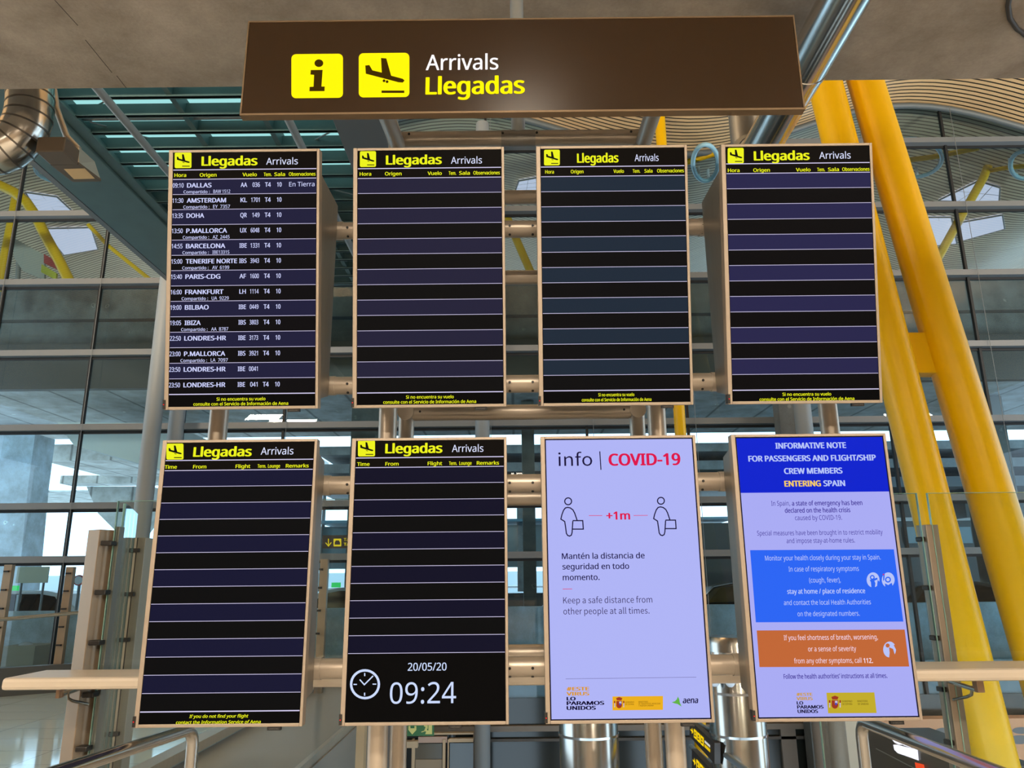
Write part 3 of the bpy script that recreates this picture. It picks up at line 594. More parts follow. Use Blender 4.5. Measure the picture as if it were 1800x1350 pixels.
# floodlight
fl = thing('floodlight', P(130, 300, 5.6), 'grey box floodlight hung from an arm under the concrete slab beside the duct', 'floodlight')
YL = 5.6; zb_ = P(113, 288, 5.45).z
A = [PZ(x, y, zb_) for x, y in ((89, 288), (138, 287), (178, 317), (128, 318))]; B = [PZ(x, y, zb_+.2) for x, y in ((92, 254), (139, 258), (167, 284), (122, 286))]
m = MB(); m.add(A+B, [(0, 3, 2, 1), (4, 5, 6, 7), (0, 1, 5, 4), (1, 2, 6, 5), (2, 3, 7, 6), (3, 0, 4, 7)]); m.build('lamp_housing', pbr('lamp_grey', (170, 164, 154), .4, .5), fl, .006)
m = MB(); m.add([p+Vector((0, 0, -.012)) for p in A]+[p+Vector((0, 0, .012)) for p in A], [(0, 3, 2, 1), (4, 5, 6, 7), (0, 1, 5, 4), (1, 2, 6, 5), (2, 3, 7, 6), (3, 0, 4, 7)]); m.build('rim', pbr('lamp_brown', (90, 78, 64), .5), fl, .003)
m = MB(); m.poly([PZ(x, y, zb_-.014) for x, y in ((112, 297), (149, 296), (167, 314), (130, 315))]); m.build('lens', pbr('lamp_lens', (226, 196, 150), .15), fl)
c_ = P(108, 270, 5.35); m = MB(); m.box((c_.x-.12, 5.22, c_.z-.06), (c_.x+.1, 5.42, c_.z+.07)); m.build('ballast_box', pbr('lamp_brown', (90, 78, 64), .5), fl, .01)
m = MB(); m.tube([P(95, 158, YL), P(99, 190, YL), P(117, 240, YL), P(138, 262, YL)], .026, 10); m.build('arm', pbr('arm_grey', (158, 152, 142), .4, .4), fl)
m = MB(); m.tube([P(88, 248, YL-.02), P(100, 245, YL-.02), P(116, 244, YL-.02)], .006, 8); m.build('cable', BLACK, fl)

# ------------------------------------------------------------------ teal steel grille beyond the slab
GZ = 6.6
gr = thing('steel_ceiling_grid', (-3.4, 9, GZ), 'dark teal steel grid of beams with skylight strips, upper left behind the sign', 'grid')
gx0, gx1 = -5.05, -1.9
m = MB(); m.box((-5.75, 6.3, GZ-.05), (-4.95, 13.2, GZ+.5)); m.build('edge_girder', TEAL, gr, .01)
m = MB(); m.box((-5.85, 6.3, GZ-.05), (-5.76, 13.2, GZ+.62)); m.build('edge_cover', pbr('edge_grey', (96, 98, 98), .5), gr)
m = MB(); m.box((-4.94, 6.3, GZ-.02), (-4.80, 13.2, GZ+.04)); m.build('girder_flange', TEAL, gr)
m = MB(); m.box((-1.95, 6.3, GZ-.1), (-1.42, 13.2, GZ+.5)); m.build('side_girder', pbr('grid_grey', (96, 98, 98), .5, .2), gr, .01)
for x in (-3.62, -2.75): m = MB(); m.box((x-.03, 6.3, GZ+.02), (x+.03, 13.2, GZ+.2)); m.build('long_bar', TEAL, gr)
y = 6.4
while y < 12.6:
    m = MB(); m.box((gx0, y, GZ), (gx1, y+.03, GZ+.15)); m.box((gx0, y-.015, GZ), (gx1, y+.045, GZ+.015)); m.build('cross_beam', TEAL, gr); y += .33
m = MB(); m.box((gx0, 6.3, GZ+.3), (gx1, 9.0, GZ+.32)); m.build('skylight_panel', em((160, 226, 226), 1.0), gr)
m = MB(); m.box((gx0, 9.0, GZ+.3), (gx1, 13.2, GZ+.32)); m.build('cover_panel', TEAL, gr)
for x in (-4.2, -2.42): MB().tube([(x, 6.0, GZ-.12), (x, 12.8, GZ-.12)], .045, 14).build('conduit', GREYP, gr)
a, b = P(135, 207, 7.6), P(470, 204, 7.6); MB().tube([a, b], .036, 14).build('conduit', GREYP, gr)
for a, b in (((152, 196, 7.6), (196, 172, 7.3)), ((158, 214, 7.6), (330, 262, 8.4)), ((530, 258, 8.2), (600, 222, 7.8)), ((565, 328, 9.3), (622, 342, 9.3))): MB().tube([P(*a), P(*b)], .01, 8).build('tie_rod', GREYP, gr)
for k in range(4): yy = 7.35+k*.35; MB().box((-1.38, yy, GZ-.08), (-1.2, yy+.03, GZ-.04)).build('cable_ladder_rung', GREYP, gr)
MB().tube([(-1.38, 6.5, GZ-.06), (-1.38, 12.5, GZ-.06)], .02, 8).build('cable_ladder_rail', GREYP, gr)

# ------------------------------------------------------------------ roof of bamboo slats
RZ0, RA, RX, RL = 10.27, .52, 7.9, 9.0
def roofz(x): return RZ0+RA*math.cos(2*math.pi*(x-RX)/RL)
def wave(y0, y1, thick):
    vs = []; fs = []; n = 176; x0, x1 = -24, 24
    for j, yy in enumerate((y0, y1)):
        for k in range(n+1): x = x0+(x1-x0)*k/n; vs.append((x, yy, roofz(x)))
    for k in range(n): fs.append((k, n+1+k, n+2+k, k+1))
    m = MB().add(vs, fs, True); vs2 = [(a, b, c+thick) for a, b, c in vs]; m.add(vs2, [f[::-1] for f in fs], True); return m
YW = 13.5
struct(wave(-13, YW, .25).build('roof', slats('bamboo_slats_warm', (240, 204, 152), (40, 28, 18), .11)), 'warm bamboo slatted roof wave inside the hall', 'roof')
struct(wave(YW, 31, .25).build('roof', slats('bamboo_slats_daylit', (244, 222, 190), (120, 100, 80), .11)), 'bamboo slatted roof wave outside the glass facade', 'roof')  # same bamboo in a paler copy, outdoor brightness put into the colour
def RS(px, py, drop=.05):
    d = ray(px, py); z = RZ0
    for _ in range(30): p = EYEV+d*((z-EYE)/d.z); z = z*.5+.5*(roofz(p.x)-drop)
    return p
SKY = em((214, 210, 226), .92)
def skylight(pts, label):
    t = thing('skylight', RS(*pts[0]), label, 'skylight', 'skylights in the outer roof'); P_ = [RS(*p) for p in pts]
    m = MB(); m.prism([p+Vector((0, 0, -.01)) for p in P_], (0, 0, .04)); m.build('pane', SKY, t)
    m = MB(); n = len(P_)
    for i in range(n): m.tube([P_[i], P_[(i+1) % n]], .02, 6)
    a, b, c_, d_ = P_[:4]
    for k in (.33, .66): m.tube([a+(d_-a)*k, b+(c_-b)*k], .012, 6)
    m.tube([a+(b-a)*.5, d_+(c_-d_)*.5], .012, 6); m.build('glazing_bar', GREYP, t)
skylight([(75, 402), (160, 400), (172, 438), (112, 448)], 'pale skylight on the left between the yellow arch and mullion')
skylight([(45, 338), (100, 346), (128, 372), (66, 372)], 'pale skylight left above the transom under the floodlight')
skylight([(912, 318), (946, 312), (946, 336), (905, 338)], 'pale skylight seen between second and third upper monitors')
skylight([(1628, 382), (1672, 382), (1682, 428), (1640, 432)], 'pale skylight right of the yellow columns, left of the mullion')
skylight([(1684, 392), (1762, 378), (1766, 402), (1688, 424)], 'pale skylight at the right edge, right of the mullion')
skylight([(1650, 352), (1720, 318), (1758, 330), (1756, 356)], 'pale skylight at upper right over the transom')
def ringth(cx, cy, rx_, ry_, label):
    t = thing('roof_ring', RS(cx, cy, .3), label, 'ring', 'pale blue roof rings'); m = MB()
    m.tube([RS(cx+rx_*math.cos(a*math.pi/16), cy+ry_*math.sin(a*math.pi/16), .25) for a in range(33)], .045, 10); m.build('hoop', pbr('pale_blue_paint', (150, 196, 214), .35), t)
    m = MB()
    for a in (20, 75, 120, 160): p = RS(cx+rx_*math.cos(R(a)), cy+ry_*math.sin(R(a)), .25); m.tube([p, p+Vector((0, 0, .7))], .03, 8)
    m.build('hanger', WHITEP, t)
ringth(1598, 278, 58, 34, 'pale blue ring hung from the roof right of the yellow columns')
ringth(1240, 286, 22, 32, 'pale blue ring in the roof between the third and fourth upper monitors')
ringth(1800, 290, 24, 24, 'pale blue ring in the roof at the right photo edge')
ringth(128, 296, 66, 26, 'pale blue ring behind the floodlight on the left')

# ------------------------------------------------------------------ glass facade
fa = thing('window_1', (0, YW, 0), 'tall glass facade of dark mullions and grey transoms behind the monitors', 'window', kind='structure')
tz = [P(900, y, YW).z for y in (261, 373, 492, 616, 746, 883, 976)]
m = MB(); NX = 176; x0, x1 = -18, 18
vs = []; fs = []
for k in range(NX+1):
    x = x0+(x1-x0)*k/NX; vs += [(x, YW, -.3), (x, YW, roofz(x))]
for k in range(NX): fs.append((2*k, 2*k+2, 2*k+3, 2*k+1))
m.add(vs, fs); m.build('glazing', FAC, fa)
for z in tz:
    m = MB(); m.box((x0, YW-.16, z-.055), (x1, YW-.02, z+.055)); m.build('transom', MULL, fa)
    m = MB(); m.box((x0, YW-.02, z-.10), (x1, YW+.02, z-.055)); m.build('gasket', BLACK, fa)
for k in range(-5, 15):
    x = -7.79+1.822*k; m = MB(); m.box((x-.022, YW-.05, -.3), (x+.022, YW+.02, roofz(x)-.1)); m.build('mullion', BLACK, fa)
    m = MB(); m.tube([(x+.10, YW-.2, 0), (x+.10, YW-.2, roofz(x)-.1)], .005, 6); m.build('tension_cable', GREYP, fa)
m = MB(); m.tube([(x0+(x1-x0)*k/90, YW-.1, roofz(x0+(x1-x0)*k/90)-.08) for k in range(91)], .06, 12); m.build('head_rail', pbr('rail_grey', (92, 100, 102), .5), fa)

# vertical tube columns just inside the facade
def vcol(px, py, Y, r, label, z1=10.0, m_=None, z0=-4):
    p = P(px, py, Y); m = MB().tube([(p.x, Y, z0), (p.x, Y, z1)], r, 28)
    return tag(m.build('facade_column', m_ or pbr('column_grey', (132, 138, 140), .5)), label, 'column', 'grey round columns by the facade')
vcol(271, 720, 12.4, S(15, 12.6), 'grey round column just left of the far-left monitors', 7.0)
vcol(310, 745, 12.9, S(13.5, 13), 'grey round column half hidden behind the far-left monitors', 7.0)
vcol(848, 745, 12.8, S(13, 13), 'grey round column between the second and third monitors', 10)
vcol(1413, 745, 12.6, S(15, 12.8), 'grey round column between the two far-right monitors', 7.0)
p = P(1392, 745, 13.0); m = MB(); m.box((p.x-.2, 13.0, -4), (p.x+.12, 13.3, 7)); tag(m.build('concrete_pier', CONCD), 'flat concrete pier beside the grey column between the far-right monitors', 'pier')
p = P(1446, 1310, 9.5); MB_ = MB().tube([(p.x, 9.5, -4.5), (p.x, 9.5, 1.2)], S(14, 9.5), 24); tag(MB_.build('lower_column', pbr('taupe_column', (120, 106, 92), .5)), 'left one of two taupe columns under the far-right lower monitor', 'column')
p = P(1474, 1310, 9.2); MB_ = MB().tube([(p.x, 9.2, -4.5), (p.x, 9.2, 1.2)], S(14, 9.2), 24); tag(MB_.build('lower_column', pbr('taupe_column', (120, 106, 92), .5)), 'right one of two taupe columns under the far-right lower monitor', 'column')

# ------------------------------------------------------------------ yellow columns
yc = thing('yellow_column_pair', P(1700, 1300, 8.5), 'pair of leaning thick yellow columns joined by a plate, at the right', 'column')
def lean(e0, e1, r0, r1, Y):            # carried down to the lower floor and up to the roof along its own line
    a, b = P(*e0, Y), P(*e1, Y); d = b-a; at = lambda k: (a+d*k, max(.19, r0+(r1-r0)*k))
    ks = ((-4.5-a.z)/d.z, 0, 1, (10.3-a.z)/d.z); return MB().tube([at(k)[0] for k in ks], [at(k)[1] for k in ks], 40)
YC = 8.5
wA0, wA1 = S(36, 8.2), S(29, 9.6)
lean((1752, 1350), (1449, 142), wA0, wA1, YC).build('leaning_column', YEL, yc)
lean((1750, 900), (1520, 140), S(38, 8.6), S(29.5, 9.7), YC+.05).build('leaning_column', YEL, yc)
m = MB(); m.prism([P(1580, 655, YC), P(1668, 655, YC), P(1648, 584, YC), P(1564, 584, YC)], (0, .22, 0)); m.build('joining_plate', YEL, yc, .01)
p = P(1177, 500, 12.2); tag(MB().tube([(p.x+.02, 12.2, -4), (p.x+.02, 12.2, 9.9)], S(10, 12.6), 20).build('yellow_post', YEL), 'slim upright yellow post behind the third monitor column', 'post')
# outside yellow struts
def strut(pts, r, Y, label, nm='yellow_strut'):
    return tag(MB().tube([P(x, y, Y) for x, y in pts], r, 16).build(nm, YEL), label, 'strut', 'yellow roof struts outside')
YO = 15.3
strut([(-30, 312), (0, 326), (25, 338), (46, 355), (62, 378), (80, 415), (105, 460), (125, 500)], S(10, 15), YO, 'curved yellow roof arch outside at the left photo edge', 'yellow_arch')
strut([(30, 345), (20, 400), (10, 450), (0, 510)], S(10, 15), YO+.4, 'straight yellow strut below the arch at the left photo edge')
strut([(852, 296), (870, 330), (905, 415), (938, 490)], S(8, 15), YO, 'yellow strut seen between the second and third upper monitors')
strut([(1737, 292), (1728, 314), (1690, 380), (1648, 455)], S(8, 15), 14.9, 'yellow strut leaning left beside the right mullion')
strut([(155, 395), (190, 432), (268, 495)], S(4, 15), YO, 'thin tan strut crossing the left mullion')
def edgebar(pts, r, label):
    return tag(MB().tube([RS(x, y, .12) for x, y in pts], r, 8).build('yellow_edge_beam', YEL), label, 'beam', 'yellow edge beams under the outer roof')
edgebar([(1560, 286), (1640, 276), (1720, 260)], .06, 'yellow edge beam under the roof right of the yellow columns')
edgebar([(1195, 290), (1230, 278), (1262, 268)], .06, 'yellow edge beam between the third and fourth upper monitors')
edgebar([(1740, 300), (1775, 294), (1830, 290)], .05, 'yellow edge beam at the right photo edge')

# ------------------------------------------------------------------ floors and lower level
FLOORT = .3; VX = -1.9; VY = 5.3
m = MB(); m.box((-15, -13, -FLOORT), (15, VY, 0)); struct(m.build('floor', FLOORM), 'polished tiled floor under the monitors', 'floor')
m = MB(); m.box((-18, VY, -FLOORT), (-3.2, YW, 0)); FL2 = tiles('polished_floor_daylit', (196, 220, 228), .07); FL2.node_tree.nodes['Principled BSDF'].inputs['IOR'].default_value = 2.4  # bluish tile tint stands in for reflected daylight
struct(m.build('floor', FL2), 'polished floor on the left towards the facade', 'floor')
m = MB(); m.box((-3.2, VY, -.55), (VX, YW, -.06)); struct(m.build('floor', pbr('kerb_grey', (150, 152, 152), .5)), 'grey floor edge beside the opening, lower left', 'kerb')
m = MB(); m.box((-3.26, VY, 0), (-3.1, YW, .09)); struct(m.build('trim_1', ALU), 'metal kerb along the floor edge', 'kerb')
m = MB(); m.box((VX-.05, VY, -.06), (VX, YW, .02)); struct(m.build('trim_2', ALU), 'metal strip on the opening edge', 'kerb')
m = MB(); m.box((VX, VY-.06, -.6), (15, VY, -.3)); struct(m.build('trim_3', GREYP), 'slab fascia above the opening', 'trim')
m = MB(); m.box((-18, VY, -4.6), (18, 30, -4.5)); struct(m.build('floor', pbr('lower_floor', (96, 92, 86), .25)), 'floor of the lower level', 'floor')
m = MB(); m.box((VX-.02, VY, -4.5), (VX+.02, YW, -.06)); struct(m.build('wall_left', pbr('lower_wall_grey', (128, 124, 120), .6)), 'plain grey wall of the opening, lower left', 'wall')
lw = thing('wall_front', (3, YW, -4.5), 'lower level end wall of dark glass panels under the facade', 'wall', kind='structure')
m = MB(); m.box((VX, YW-.02, -4.5), (18, YW+.1, -.3)); m.build('glass_panel', pbr('dark_glass_lower', (44, 46, 42), .12), lw)
zh0, zh1, zm0, zm1 = (P(900, y, YW-.1).z for y in (1286, 1276, 1304, 1299))
m = MB(); m.box((VX, YW-.12, zh0), (18, YW-.02, zh1)); m.build('head_beam', pbr('taupe_beam', (128, 118, 106), .5), lw)
m = MB(); m.box((VX, YW-.1, zm0), (18, YW-.03, zm1)); m.build('mid_beam', pbr('taupe_dark', (78, 72, 64), .5), lw)
for xp in (845, 1385, 1520): p = P(xp, 1320, YW); MB().box((p.x-.12, YW-.1, -4.5), (p.x+.12, YW-.03, zh0)).build('post', pbr('taupe_beam', (128, 118, 106), .5), lw)
# back and side walls behind the camera
WB = pbr('plaster_beige', (176, 158, 136), .8)
struct(MB().box((-24, -13.2, 0), (24, -13, 11)).build('wall_back', WB)); struct(MB().box((-15.2, -13, 0), (-15, 3, SLZ)).build('wall_left', WB)); struct(MB().box((15, -13, 0), (15.2, 3, SLZ)).build('wall_right', WB))
# doors of the lower level
CR = pbr('cream_door_frame', (214, 188, 150), .45)
dr = thing('door_1', P(760, 1340, 12.9), 'cream framed glass doors on the lower level under the clock monitor', 'door', kind='structure')
def fbox(x0, y0, x1, y1, Y, d, nm, mat, par): a, b = P(x0, y1, Y), P(x1, y0, Y); return MB().box((min(a.x,b.x), Y, min(a.z,b.z)), (max(a.x,b.x), Y+d, max(a.z,b.z))).build(nm, mat, par)
fbox(733, 1288, 832, 1292, 12.9, .1, 'head_rail', CR, dr); fbox(735, 1295, 786, 1306, 12.9, .1, 'header', pbr('pink_beige', (206, 178, 160), .5), dr); fbox(789, 1298, 832, 1305, 12.9, .1, 'header', CR, dr)
for a, b in ((722, 728), (777, 783), (786, 789)): fbox(a, 1300, b, 1400, 12.88, .1, 'stile', CR, dr)
fbox(729, 1307, 777, 1335, 12.95, .02, 'pane', pbr('door_glass', (112, 104, 86), .15), dr); fbox(729, 1335, 777, 1400, 12.93, .05, 'panel', pbr('door_panel', (176, 158, 132), .5), dr)
fbox(790, 1306, 832, 1400, 12.95, .02, 'pane', pbr('door_glass_blue', (92, 100, 104), .12), dr)
wb = thing('wall_lamp_box', P(722, 1310, 12.2), 'cream box on a slim post left of the lower level doors', 'box')
fbox(712, 1303.5, 734, 1315, 12.2, .12, 'box_body', CR, wb); fbox(724, 1315, 729, 1400, 12.22, .06, 'post', CR, wb)
fbox(622, 1276, 641, 1400, 7.2, .12, 'panel_edge', pbr('tan_post', (170, 138, 102), .5), None).name = 'tan_post'
tag(bpy.data.objects['tan_post'], 'flat tan post left of the front stand post under the clock monitor', 'post')
ex = thing('exit_sign', P(738, 1283, 11), 'green emergency exit sign with arrow and running figure under the clock monitor', 'sign')
pe = Plane(P(738, 1283, 11), (1, 0, 0), (0, 0, 1)); m = MB(); a, b = P(713, 1294, 11), P(763, 1262, 11); m.box((a.x, 11, a.z), (b.x, 11.04, b.z)); m.build('sign_panel', pbr('exit_green', (44, 108, 50), .4), ex)
m = MB(); pe.poly(m, [(718,1276),(718,1283),(724.7,1291),(732,1283),(732,1276),(728.5,1276),(728.5,1280),(721.5,1280),(721.5,1276)], .004); m.build('arrow', pbr('exit_pale', (214, 214, 130), .5), ex)
m = MB(); pe.poly(m, [(747.5,1290.5),(759.5,1290.5),(759.5,1270),(753,1270),(753,1284),(750,1284)], .004); pe.poly(m, [(740.5,1286),(746,1284),(748,1278),(745,1276),(748,1272),(752,1273),(752,1280),(750.5,1282),(753,1287),(751,1290),(748,1285),(741,1287.5)], .006); m.build('running_figure', pbr('exit_pale', (214, 214, 130), .5), ex)
# stainless air columns
def air(px, Y, rpx, ytop, rings, label, nozzles=()):
    p = P(px, 1300, Y); t = thing('air_column', (p.x, Y, -4.5), label, 'column', 'stainless air columns'); r = S(rpx, Y*.97); zt = P(px, ytop, Y).z
    MB().tube([(p.x, Y, -4.5), (p.x, Y, zt-.06), (p.x, Y, zt)], [r, r, r*.9], 48).build('cylinder', STEEL2, t)
    for yy in rings: z = P(px, yy, Y-r).z; MB().tube([(p.x, Y, z-.012), (p.x, Y, z+.012)], r*1.025, 48).build('ring', STEEL, t)
    for nx, ny in nozzles:
        c = P(nx, ny, Y-r*.9); MB().ball(c, S(9, Y), 16, (1, .6, 1)).build('air_nozzle', WHITEP, t)
air(1035, 8.8, 50, 1120, (1300, 1215), 'stainless air column under the lilac information monitor')
air(1299, 8.6, 47, 1118, (1299, 1222, 1150), 'stainless air column between the two information monitors', ((1284, 1198), (1256, 1197)))
# direction signs on the side of the escalator opening
def dirsign(c, label):
    t = thing('direction_sign', PX(*c[3], 2.02), label, 'sign', 'black direction boards by the opening'); Q = [PX(*p, 2.0) for p in c]
    MB().prism(Q, (.06, 0, 0)).build('board', pbr('board_dark', (58, 48, 40), .4), t)
    e1 = (Q[1]-Q[0]); pl = Plane(Q[0], e1, (0, 0, 1)); pl.n = Vector((-1, 0, 0)); h = (Q[0]-Q[3]).length
    def blk(u0, u1, v0, v1, m, lift=.004):
        f = lambda u, v: Q[0]+e1*u+(Q[3]-Q[0])*v+Vector((-lift, 0, 0))
        m.poly([f(u0, v1), f(u1, v1), f(u1, v0), f(u0, v0)])
    Y_ = em((255, 214, 10), 1.0); m = MB()
    f = lambda u, v: Q[0]+e1*u+(Q[3]-Q[0])*v+Vector((-.004, 0, 0))
    m.poly([f(.06,.47),(f(.12,.47)),f(.12,.3),f(.18,.5),f(.12,.7),f(.12,.55),f(.06,.55)]); m.build('arrow', Y_, t)
    m = MB()
    for k in range(3): blk(.21+k*.14, .33+k*.14, .25, .78, m)
    pc = m.build('pictograms', Y_, t); m = MB()
    for k in range(3): blk(.25+k*.14, .29+k*.14, .36, .5, m, .006); blk(.24+k*.14, .30+k*.14, .55, .66, m, .006)
    m.build('pictogram_marks', pbr('board_dark', (58, 48, 40), .4), t)
    for s, v, col in (('Salidas', .5, em((240, 240, 240))), ('Departures', .76, Y_)):
        pass
    m = MB()
    for k in range(6): blk(.65+k*.035, .675+k*.035, .34, .48, m)
    m.build('white_lettering', em((236, 236, 230)), t); m = MB()
    for k in range(6): blk(.65+k*.035, .675+k*.035, .56, .74, m)
    m.build('yellow_lettering', Y_, t)
dirsign([(1212, 1266), (1256, 1306), (1256, 1343), (1212, 1294)], 'upper black direction board with yellow symbols under the lilac monitor')
dirsign([(1216, 1316), (1262, 1366), (1262, 1410), (1216, 1350)], 'lower black direction board with yellow symbols at the bottom edge')
sr = thing('opening_railing', PX(1262, 1300, 2.1), 'pale blue-grey metal railing around the direction boards', 'railing')
PB = pbr('pale_blue_metal', (150, 164, 172), .35, .5)
for a, b in (((1222, 1272), (1268, 1292)), ((1214, 1312), (1252, 1346)), ((1264, 1318), (1322, 1362)), ((1228, 1272), (1258, 1296))): MB().tube([PX(*a, 2.12), PX(*b, 2.12)], .03, 12).build('rail', PB, sr)
MB().tube([PX(1267, 1290, 2.12), PX(1268, 1400, 2.12)], .04, 12).build('upright', PB, sr)
for yy in (1302, 1341): MB().tube([PX(1258, yy, 2.12), PX(1276, yy+4, 2.12)], .02, 10).build('bracket', PB, sr)
# kiosk and orange wall on the right of the lower level
ow = thing('orange_wall', P(1650, 1300, 13.0), 'pale orange wall with grey round decals behind the right railing', 'wall')
a, b = P(1495, 1430, 13.0), P(1860, 1262, 13.0); MB().box((a.x, 13.0, -4.5), (b.x, 13.3, b.z)).build('panel', pbr('pale_orange', (214, 160, 122), .6), ow)
pw = Plane((0, 13.0, 0), (1, 0, 0), (0, 0, 1))
for cx, cy, r1, r2 in ((1660, 1285, 17, 6), (1795, 1284, 16, 6), (1792, 1300, 20, 8)): m = MB(); pw.circ(m, cx, cy, r1, r2, .006); m.build('round_decal', pbr('decal_grey', (112, 116, 122), .6), ow)
ks = thing('shop_kiosk', PX(1560, 1340, 4.6), 'black shop kiosk with a glowing white sign under the right handrail', 'kiosk')
Q = [PX(1526, 1280, 4.6), PX(1690, 1347, 4.6), PX(1690, 1460, 4.6), PX(1526, 1400, 4.6)]
MB().prism(Q, (.8, 0, 0)).build('front_panel', pbr('kiosk_black', (30, 25, 22), .3), ks)
kp = lambda x, y, l=.01: PX(x, y, 4.6-l)
MB().poly([kp(1527, 1278), kp(1565, 1295), kp(1565, 1299), kp(1527, 1282)]).build('ceiling_strip', pbr('strip_beige', (178, 156, 130), .5), ks)
m = MB(); bl = lambda pts: m.poly([kp(x, y, .012) for x, y in pts])
bl([(1568,1296),(1574,1294),(1583,1297),(1588,1303),(1588,1309),(1580,1309),(1572,1305),(1568,1300)]); bl([(1586,1302),(1592,1305),(1604,1309),(1612,1310),(1612,1316),(1600,1314),(1588,1310)])
bl([(1570,1309),(1577,1309),(1592,1313),(1613,1317),(1615,1337),(1604,1333),(1590,1328),(1578,1324),(1572,1318)]); m.build('lit_sign', em((250, 240, 255), 1.4), ks)
m = MB(); m.poly([kp(1581,1300,.02),kp(1590,1302,.02),kp(1590,1307,.02),kp(1582,1305,.02)]); m.build('orange_emblem', em((236, 140, 60)), ks)
m = MB(); m.poly([kp(1608,1340,.02),kp(1624,1344,.02),kp(1628,1360,.02),kp(1612,1360,.02)]); m.build('red_panel', em((250, 70, 20), 1.0), ks)
m = MB(); m.tube([kp(1540, 1316, .02), kp(1610, 1352, .02)], .006, 6); m.build('trim_line', GREYP, ks)
# cream inclined panel left of the kiosk
m = MB(); m.prism([P(1483, 1400, 10.2), P(1520, 1400, 10.2), P(1510, 1255, 10.2), P(1478, 1255, 10.2)], (0, .1, 0)); tag(m.build('cream_panel', CREAM), 'tall cream panel between the taupe columns and the black kiosk', 'panel')

# ------------------------------------------------------------------ tube railings in front of the opening
def handrail(pts, leg, r, label):
    t = thing('handrail', (leg[0].x, leg[0].y, 0), label, 'handrail', 'bent steel handrails beside the stand')
    MB().tube(pts, r, 20).build('rail_tube', STEEL2, t); return t
Yl = 3.75; e = P(341, 1279, Yl); zr = e.z; s0 = PZ(143, 1344, zr); d = (s0-e).normalized()
def rounded(e, d, r): return [e+d*r*(1-math.sin(a))+Vector((0, 0, -r*(1-math.cos(a)))) for a in (0, .3, .6, .9, 1.2, math.pi/2)]
handrail([e+d*2.6, e+d*.6]+rounded(e, d, .07)+[Vector((e.x, e.y, 0))], (e,), .027, 'bent steel handrail at the lower left under the far-left monitor')
e2 = P(1512, 1266, Yl); zr = e2.z; s2_ = PZ(1737, 1353, zr); d = (s2_-e2).normalized()
handrail([e2+d*2.6, e2+d*.6]+rounded(e2, d, .07)+[Vector((e2.x, e2.y, 0))], (e2,), .027, 'bent steel handrail at the lower right in front of the kiosk')

# ------------------------------------------------------------------ glass screen with posts and leaning shelf
YG = 4.95
def gpost(xp, ytop, Y, w_, label, face, clamps, ang, cside):
    p = P(xp, ytop, Y); t = thing('screen_post', (p.x, Y, 0), label, 'post', 'metal posts of the glass screen')
    M = Matrix.Rotation(R(ang), 3, 'Z'); g = lambda a, b, z: Vector((p.x, Y, 0))+M @ Vector((a, b, 0))+Vector((0, 0, z)); h = w_/2
    def rb(m, a0, b0, a1, b1, z0, z1): m.add([g(a0,b0,z0),g(a1,b0,z0),g(a1,b1,z0),g(a0,b1,z0),g(a0,b0,z1),g(a1,b0,z1),g(a1,b1,z1),g(a0,b1,z1)], [(0,3,2,1),(4,5,6,7),(0,1,5,4),(1,2,6,5),(2,3,7,6),(3,0,4,7)])
    m = MB(); rb(m, -h, -h, h, h, 0, p.z); m.build('box_section', face, t, .004)
    if cside == 'front': rbx = lambda m, z, k: rb(m, -.03, -h-.03, .03, -h, z-k, z+k); ln = (-.004, -h-.002, .004, -h+.004)
    elif cside == 'left': rbx = lambda m, z, k: rb(m, -h-.03, -.03, -h, .03, z-k, z+k); ln = (-h-.002, -.004, -h+.004, .004)
    else: rbx = lambda m, z, k: m.box((p.x+.045, Y-.10, z-k), (p.x+.115, Y-.03, z+k)); ln = None
    if ln: m = MB(); rb(m, *ln, 0, p.z); m.build('joint_line', BLACK, t)
    for yy in clamps:
        z = P(xp, yy, Y).z; m = MB(); rbx(m, z, .015); m.build('clamp', DARK, t, .006)
    return p
pa = gpost(181, 932, YG, .119, 'thick champagne metal screen post at the left end of the shelf', POSTM, (956, 1041, 1128, 1218, 1311), 62, 'right')
m = MB(); m.box((pa.x+.088, YG-.02, 0), (pa.x+.118, YG+.04, pa.z+.02)); tag(m.build('glazing_channel', pbr('channel_grey', (140, 136, 130), .35, .5)), 'grey glazing channel on the right side of the left screen post', 'channel')
pb_ = gpost(249, 946, 6.0, .125, 'pale screen post seen through glass beside the far-left lower monitor', pbr('pale_post', (168, 160, 146), .45, .3), (968, 1044, 1123, 1202, 1286), 0, 'front')
pc_ = gpost(1629, 923, YG, .09, 'metal screen post on the right in front of the yellow column', pbr('olive_grey_post', (156, 144, 128), .4, .4), (948, 1033, 1121, 1211, 1304), 11.6, 'left')
def pane(x0, x1, Y, z0, z1, label):
    t = thing('glass_pane', ((x0+x1)/2, Y, z0), label, 'pane', 'panes of the glass screen')
    MB().box((x0, Y-.008, z0), (x1, Y+.008, z1)).build('sheet', PANE, t)
    m = MB()
    for x in (x0, x1): m.box((x-.0025, Y-.009, z0), (x+.0025, Y+.009, z1))
    m.box((x0, Y-.009, z1-.003), (x1, Y+.009, z1)); m.build('pane_edge', EDGE, t)
zt = P(900, 875, YG).z
pane(P(212, 900, YG).x, P(655, 1290, YG).x, YG-.04, .1, zt, 'clear glass pane right of the left screen post, behind the far-left monitor')
pane(P(1400, 900, YG).x, P(1609, 900, YG).x, YG-.04, .1, zt, 'clear glass pane left of the right screen post')
pane(P(1628, 900, YG).x, P(1628, 900, YG).x+1.5, YG-.04, .1, zt, 'clear glass pane right of the right screen post')
t = thing('glass_pane', (pa.x, YG+.5, .1), 'clear glass pane running back from the left screen post', 'pane', 'panes of the glass screen')
